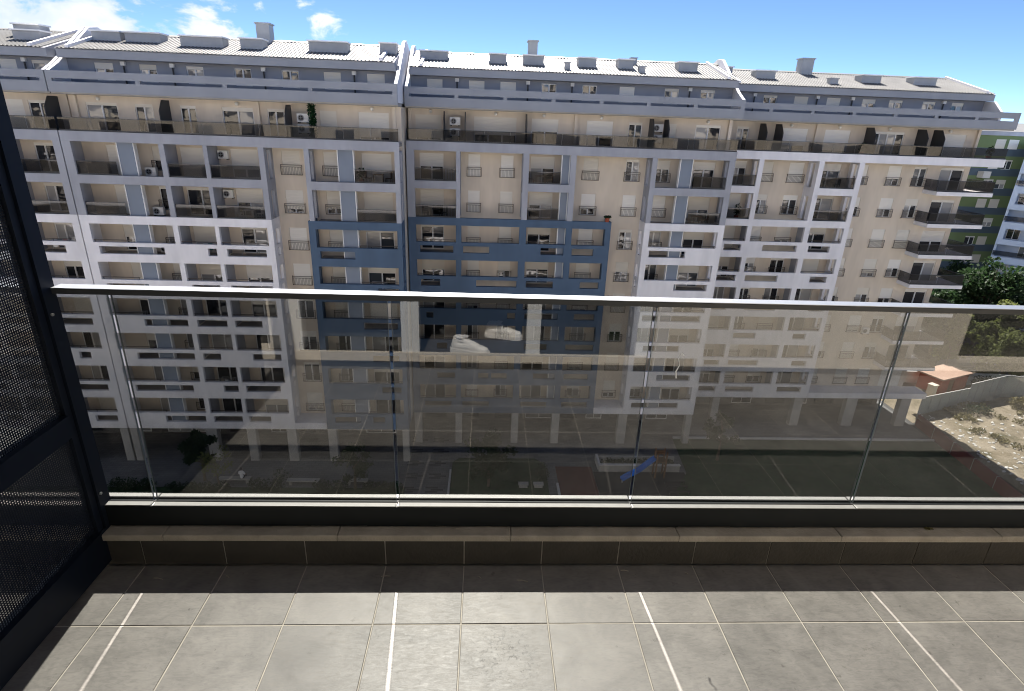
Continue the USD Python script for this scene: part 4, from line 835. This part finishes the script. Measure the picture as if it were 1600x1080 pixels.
for i in range(4): obj('rung', bx(15.82, 15.88, 41.72, 42.28, 0.3 + i * 0.35, 0.36 + i * 0.35), 'wood_brown', sl)
obj('rail_board', bx(14.9, 15.8, 42.42, 42.46, 1.9, 2.3), 'wood_brown', sl)
for i in range(3):
    t = thing('play_bar', f'{("nearest", "middle", "farthest")[i]} of three low grey bars set in the playground right of the slide', 'bar', (16.4, 39.3 + 0.75 * i, 0)); obj('rail', bx(-0.9, 0.9, -0.05, 0.05, 0.28, 0.36), 'rubber_dark', t)
    for s in (-0.8, 0.8): obj('post', bx(s - 0.04, s + 0.04, -0.04, 0.04, 0, 0.28), 'dark_metal', t)

# ------------------------------------------------------------------ the building we stand in (its wall is behind the camera and mirrors in the glass)
own = thing('own_building', 'cream apartment building whose sunlit doors and wall mirror in the balcony glass', 'building', (0, 0, 0))
holes = unary_union([sbox(-1.29, FZ - 0.3, 1.17, FZ + 2.35), sbox(-2.62, FZ + 0.104, -1.42, FZ + 2.35), sbox(3.36, FZ + 0.104, 6.2, FZ + 2.35)])
obj('wall', slab_xz(sbox(-80, 0, 80, 34).difference(holes), -0.22, 0.03), 'cream_plaster', own)
obj('door_sill', bx(-1.288, 1.168, 0.004, 0.0295, FZ + 0.041, FZ + 0.104), 'cream_plaster', own)
obj('skirting', bx(-9, 9, -0.004, 0.0345, FZ - 0.02, FZ + 0.04), 'plinth_tile', own)  # dark strip along the foot of the wall and door sill
obj('door_pane', bx(-2.61, -1.43, -0.12, -0.1, FZ + 0.105, FZ + 2.34), 'pane_glass', own); obj('door_pane', bx(3.37, 6.19, -0.12, -0.1, FZ + 0.105, FZ + 2.34), 'pane_glass', own)
for k in range(-2, 9):
    z = FZ - 2.9 * k
    if k == -1: obj('balcony_slab', bx(-80, 80, 0.032, 1.45, z - 0.18, z), 'white_plaster', own)
    elif k: obj('balcony_slab', bx(-80, 80, 0.032, 1.9, z - 0.22, z), 'white_plaster', own)
    if z > 1 and k < 9:
        for i in range(-12, 13):
            x = i * 6.4 - 1.4
            if k == 0 and -8 < x < 8 : continue
            if k != -1: obj('window', bx(x, x + 2.4 + (i % 3) * 0.6, 0.032, 0.06, z + 0.02, z + 2.2), 'pane_glass', own)
for (a, b) in ((-1.288, -1.21), (-0.555, -0.435), (0.29, 0.385), (1.05, 1.168)):
    obj('door_frame', bx(a, b, -0.08, 0.012, FZ + 0.105, FZ + 2.348), 'plastic_white', own)
for (a, b) in ((-1.208, -0.557), (0.387, 1.048)):
    obj('door_pane', bx(a, b, -0.04, -0.03, FZ + 0.13, FZ + 2.25), 'clear_glass', own)
    obj('door_top_rail', bx(a, b, -0.075, 0.008, FZ + 2.26, FZ + 2.347), 'plastic_white', own)
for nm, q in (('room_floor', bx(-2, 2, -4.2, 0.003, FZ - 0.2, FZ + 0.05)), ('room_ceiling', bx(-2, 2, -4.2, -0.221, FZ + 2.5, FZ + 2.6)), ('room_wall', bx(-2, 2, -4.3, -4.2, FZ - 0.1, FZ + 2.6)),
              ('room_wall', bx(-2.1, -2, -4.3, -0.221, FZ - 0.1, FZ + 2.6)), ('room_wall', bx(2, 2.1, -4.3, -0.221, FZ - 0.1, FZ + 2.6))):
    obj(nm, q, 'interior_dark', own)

def chamfer_box(x0, x1, y0, y1, z0, z1, c):
    V = np.array([[x0, y0, z0], [x1, y0, z0], [x1, y1, z0], [x0, y1, z0], [x0, y0, z1 - c], [x1, y0, z1 - c], [x1, y1, z1 - c], [x0, y1, z1 - c],
                  [x0 + c, y0 + c, z1], [x1 - c, y0 + c, z1], [x1 - c, y1 - c, z1], [x0 + c, y1 - c, z1]])
    F = [[0, 3, 2, 1], [0, 1, 5, 4], [1, 2, 6, 5], [2, 3, 7, 6], [3, 0, 4, 7], [4, 5, 9, 8], [5, 6, 10, 9], [6, 7, 11, 10], [7, 4, 8, 11], [8, 9, 10, 11]]
    return V, np.array(F)
g = np.random.default_rng(3)
bf = thing('balcony_floor', loc=(0, 0, FZ), kind='structure')
obj('floor_slab', bx(-6, 6, 0.032, 1.9, -0.25, -0.02), 'concrete', bf)
obj('grout_bed', bx(-6, 6, 0.034, 1.768, -0.018, -0.0022), 'grout', bf)
xj = [-0.06 + 0.2987 * n for n in range(-13, 14)]
yj = [0.036, 0.29, 0.59, 0.89, 1.19, 1.489, 1.768]
for i in range(len(xj) - 1):
    for j in range(len(yj) - 1):
        e = 0.0020; dz = g.normal() * 0.0004
        obj('floor_tile', chamfer_box(xj[i] + e, xj[i + 1] - e, yj[j] + e, yj[j + 1] - e, -0.012, dz, 0.0016), 'floor_tile', bf)
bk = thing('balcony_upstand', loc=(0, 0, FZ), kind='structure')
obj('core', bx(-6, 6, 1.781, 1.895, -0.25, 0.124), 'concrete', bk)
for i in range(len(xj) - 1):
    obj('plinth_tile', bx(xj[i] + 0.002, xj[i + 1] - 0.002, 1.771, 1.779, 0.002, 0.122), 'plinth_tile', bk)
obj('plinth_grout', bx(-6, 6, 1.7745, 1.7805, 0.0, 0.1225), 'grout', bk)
cj = [-5.4, -4.8, -4.2, -3.6, -3.0, -2.4, -1.78, -1.16, -0.53, 0.115, 0.76, 1.4, 2.05, 2.7, 3.4, 4.1]
for a, b in zip(cj[:-1], cj[1:]):
    obj('coping_slab', chamfer_box(a + 0.0012, b - 0.0012, 1.755 + g.normal() * 0.0006, 1.905, 0.125, 0.1495 + g.normal() * 0.0004, 0.003), 'coping_stone', bk)

gl = thing('glass_balustrade', 'smoky glass balcony railing with slim metal handrail and black base channel', 'railing', (0, 0, FZ))
obj('channel', bx(-6, 6, 1.805, 1.882, 0.156, 0.2405), 'channel_black', gl)
for x in np.arange(-5.6, 5.6, 0.47):
    obj('channel_shim', bx(x, x + 0.26, 1.811, 1.876, 0.1498, 0.1555), 'channel_black', gl)
joints = [-4.78, -3.89, -2.997, -2.103, -1.2095, -0.3146, 0.577, 1.4626, 2.353, 3.245, 4.14]
for i, (a, b) in enumerate(zip(joints[:-1], joints[1:])):
    gp = obj('glass_panel', bx(a + 0.0065, b - 0.0065, 1.8405, 1.8445, 0.20, 1.046), 'smoky_glass', gl)
    for x in (a + 0.0054, b - 0.0064): obj('polished_edge', bx(x, x + 0.0010, 1.8385, 1.8465, 0.241, 1.042), 'glass_edge', gp)
    obj('cover_strip', bx(a + 0.002, b - 0.002, 1.8065, 1.829, 0.2405, 0.2435 + 0.0012 * (i % 2)), 'pale_alu', gl)  # sunlight on the black channel top, put in as paler strips
    obj('outer_strip', bx(a + 0.002, b - 0.002, 1.859, 1.881, 0.2405, 0.2430 + 0.0012 * (i % 2)), 'pale_alu', gl)
obj('gasket', bx(-6, 6, 1.8292, 1.8349, 0.2405, 0.2455), 'rubber_black', gl)
obj('gasket', bx(-6, 6, 1.8515, 1.8575, 0.2405, 0.2465), 'rubber_black', gl)
hr = Polygon([(1.822, 1.0425), (1.822, 1.0585), (1.8235, 1.06), (1.8665, 1.06), (1.868, 1.0585), (1.868, 1.0425), (1.8545, 1.0425), (1.8545, 1.0545), (1.8335, 1.0545), (1.8335, 1.0425)])
for a, b in ((-1.372, 6), (-6, -1.424)):
    h_ = obj('handrail', slab_yz(hr, a, b), 'rail_dark', gl)
    obj('rail_cap', bx(a, b, 1.8215, 1.8685, 1.0602, 1.0622), 'rail_glare', h_)  # added thin strip: glare on the rail top as pale colour

ps = thing('perforated_screen', 'dark navy perforated metal privacy screen at the left end of the balcony', 'screen', (0, 0, FZ))
obj('post', bx(-1.423, -1.3735, 1.786, 1.842, 0.002, 2.05), 'screen_navy', ps)
obj('frame_stile', bx(-1.412, -1.384, 1.757, 1.7855, 0.16, 2.05), 'screen_navy', ps)
obj('mid_rail', bx(-1.4225, -1.374, 0.35, 1.7565, 0.563, 0.640), 'screen_navy', ps)
obj('bottom_rail', bx(-1.4225, -1.374, 0.35, 1.7855, 0.024, 0.159), 'screen_navy', ps)
obj('rear_post', bx(-1.423, -1.3735, 0.30, 0.349, 0.002, 2.05), 'screen_navy', ps)
obj('top_rail', bx(-1.4225, -1.374, 0.35, 1.7855, 2.052, 2.10), 'screen_navy', ps)
def mesh_panel(z0, z1):
    p, w = 0.0084, 0.0016; ms = []
    for y in np.arange(0.352, 1.757, p): ms.append(bx(-1.3985, -1.3965, y - w, y + w, z0, z1))
    for z in np.arange(z0, z1, p): ms.append(bx(-1.3988, -1.3962, 0.35, 1.757, z - w, z + w))
    return join(ms)
obj('mesh_panel', mesh_panel(0.159, 0.563), 'screen_navy', ps); obj('mesh_panel', mesh_panel(0.64, 2.05), 'screen_navy', ps)
for z in (0.98, 0.30):
    c = trimesh.creation.cylinder(0.005, 0.006, sections=12); c.apply_transform(trimesh.transformations.rotation_matrix(math.pi / 2, [0, 1, 0]))
    obj('bolt', moved(c, (-1.3715, 1.80, z)), 'pale_alu', ps)

# twigs and dry crumbs caught along the foot of the upstand
for i in range(9):
    x = -1.1 + i * 0.24 + g.normal() * 0.09; y = 1.74 - 0.07 * g.random()
    if i in (2, 5): continue
    a = g.random() * 3.1; l = 0.012 + 0.014 * g.random()
    o = obj('twig', tube([(x, y, FZ + 0.003), (x + l * math.cos(a), y + l * 0.4 * math.sin(a), FZ + 0.006), (x + 1.8 * l * math.cos(a), y + 0.7 * l * math.sin(a), FZ + 0.003)], 0.0016, 5), 'coping_stone')
    tag(o, 'tiny dry straw crumb lying in the shadow along the foot of the balcony upstand', 'twig', 'dry crumbs along the upstand')
o = obj('leaf_litter', leaf_cloud((1.78, 1.80, FZ + 0.152), (0.02, 0.012, 0.004), 26, 0.012, 77), 'leaf_dry'); tag(o, 'small clump of dry leaf litter on the stone coping at right', 'litter')

# white lace-up shoes in the doorway, seen as a reflection
def sneaker(label, loc, rz):
    t = thing('white_sneaker', label, 'shoe', loc, rz, 'pair of white sneakers')
    o = [(-.14, .012), (-.135, -.02), (-.10, -.036), (-.03, -.033), (.05, -.044), (.11, -.043), (.145, -.02), (.152, .005), (.14, .03), (.10, .046), (.04, .042), (-.04, .034), (-.10, .036), (-.13, .03)]
    pol = Polygon(o).buffer(0.012).buffer(-0.008)
    obj('sole', slab_xy(pol, 0, 0.03), 'leather_white', t)
    up = hull_bones([((-.105, 0, .045), .034, (-.095, 0, .095), .030), ((-.105, 0, .045), .034, (-.02, 0, .05), .036), ((-.02, 0, .055), .036, (.05, 0, .045), .038), ((.05, 0, .042), .038, (.115, .003, .036), .030), ((-.095, 0, .09), .028, (-.035, 0, .085), .026), ((-.035, 0, .085), .027, (.05, 0, .055), .03)], 0.008)
    cut = trimesh.intersections.slice_mesh_plane(up, (0, 0, 1), (0, 0, .029))
    obj('upper', cut, 'leather_white', t, smooth=True)
    obj('collar', moved(trimesh.creation.torus(0.028, 0.007, 16, 8), (-.07, 0, .113), 0, (1.35, .95, 1)), 'cloth_white', t, smooth=True)
    for i in range(4): obj('lace', tube([(-.015 + i * .022, -.026, .088 - i * .007), (-.008 + i * .022, 0, .099 - i * .0075), (-.015 + i * .022, .026, .088 - i * .007)], 0.0035, 6), 'cloth_white', t)
    obj('tongue', moved(bx(-.02, .02, -.018, .018, 0, .008), (-.03, 0, .118)), 'cloth_white', t)
sneaker('white lace up sneaker nearer the glass, lower left of the mirrored pair', (-0.10, -0.115, FZ + 0.052), 20)
sneaker('white lace up sneaker farther back, upper right of the mirrored pair', (0.145, -0.44, FZ + 0.052), 14)

o = obj('glass_smear', tube([(0.684, 1.838, FZ + 0.775), (0.680, 1.8385, FZ + 0.80), (0.690, 1.8385, FZ + 0.825), (0.682, 1.838, FZ + 0.85), (0.692, 1.8385, FZ + 0.87), (0.700, 1.838, FZ + 0.862)], [0.0032, 0.002, 0.0013, 0.002, 0.0026, 0.0013], 6), 'plastic_white'); tag(o, 'small curled white smear on the glass, right of the second seam from centre', 'mark')  # small white curled tube set against the pane
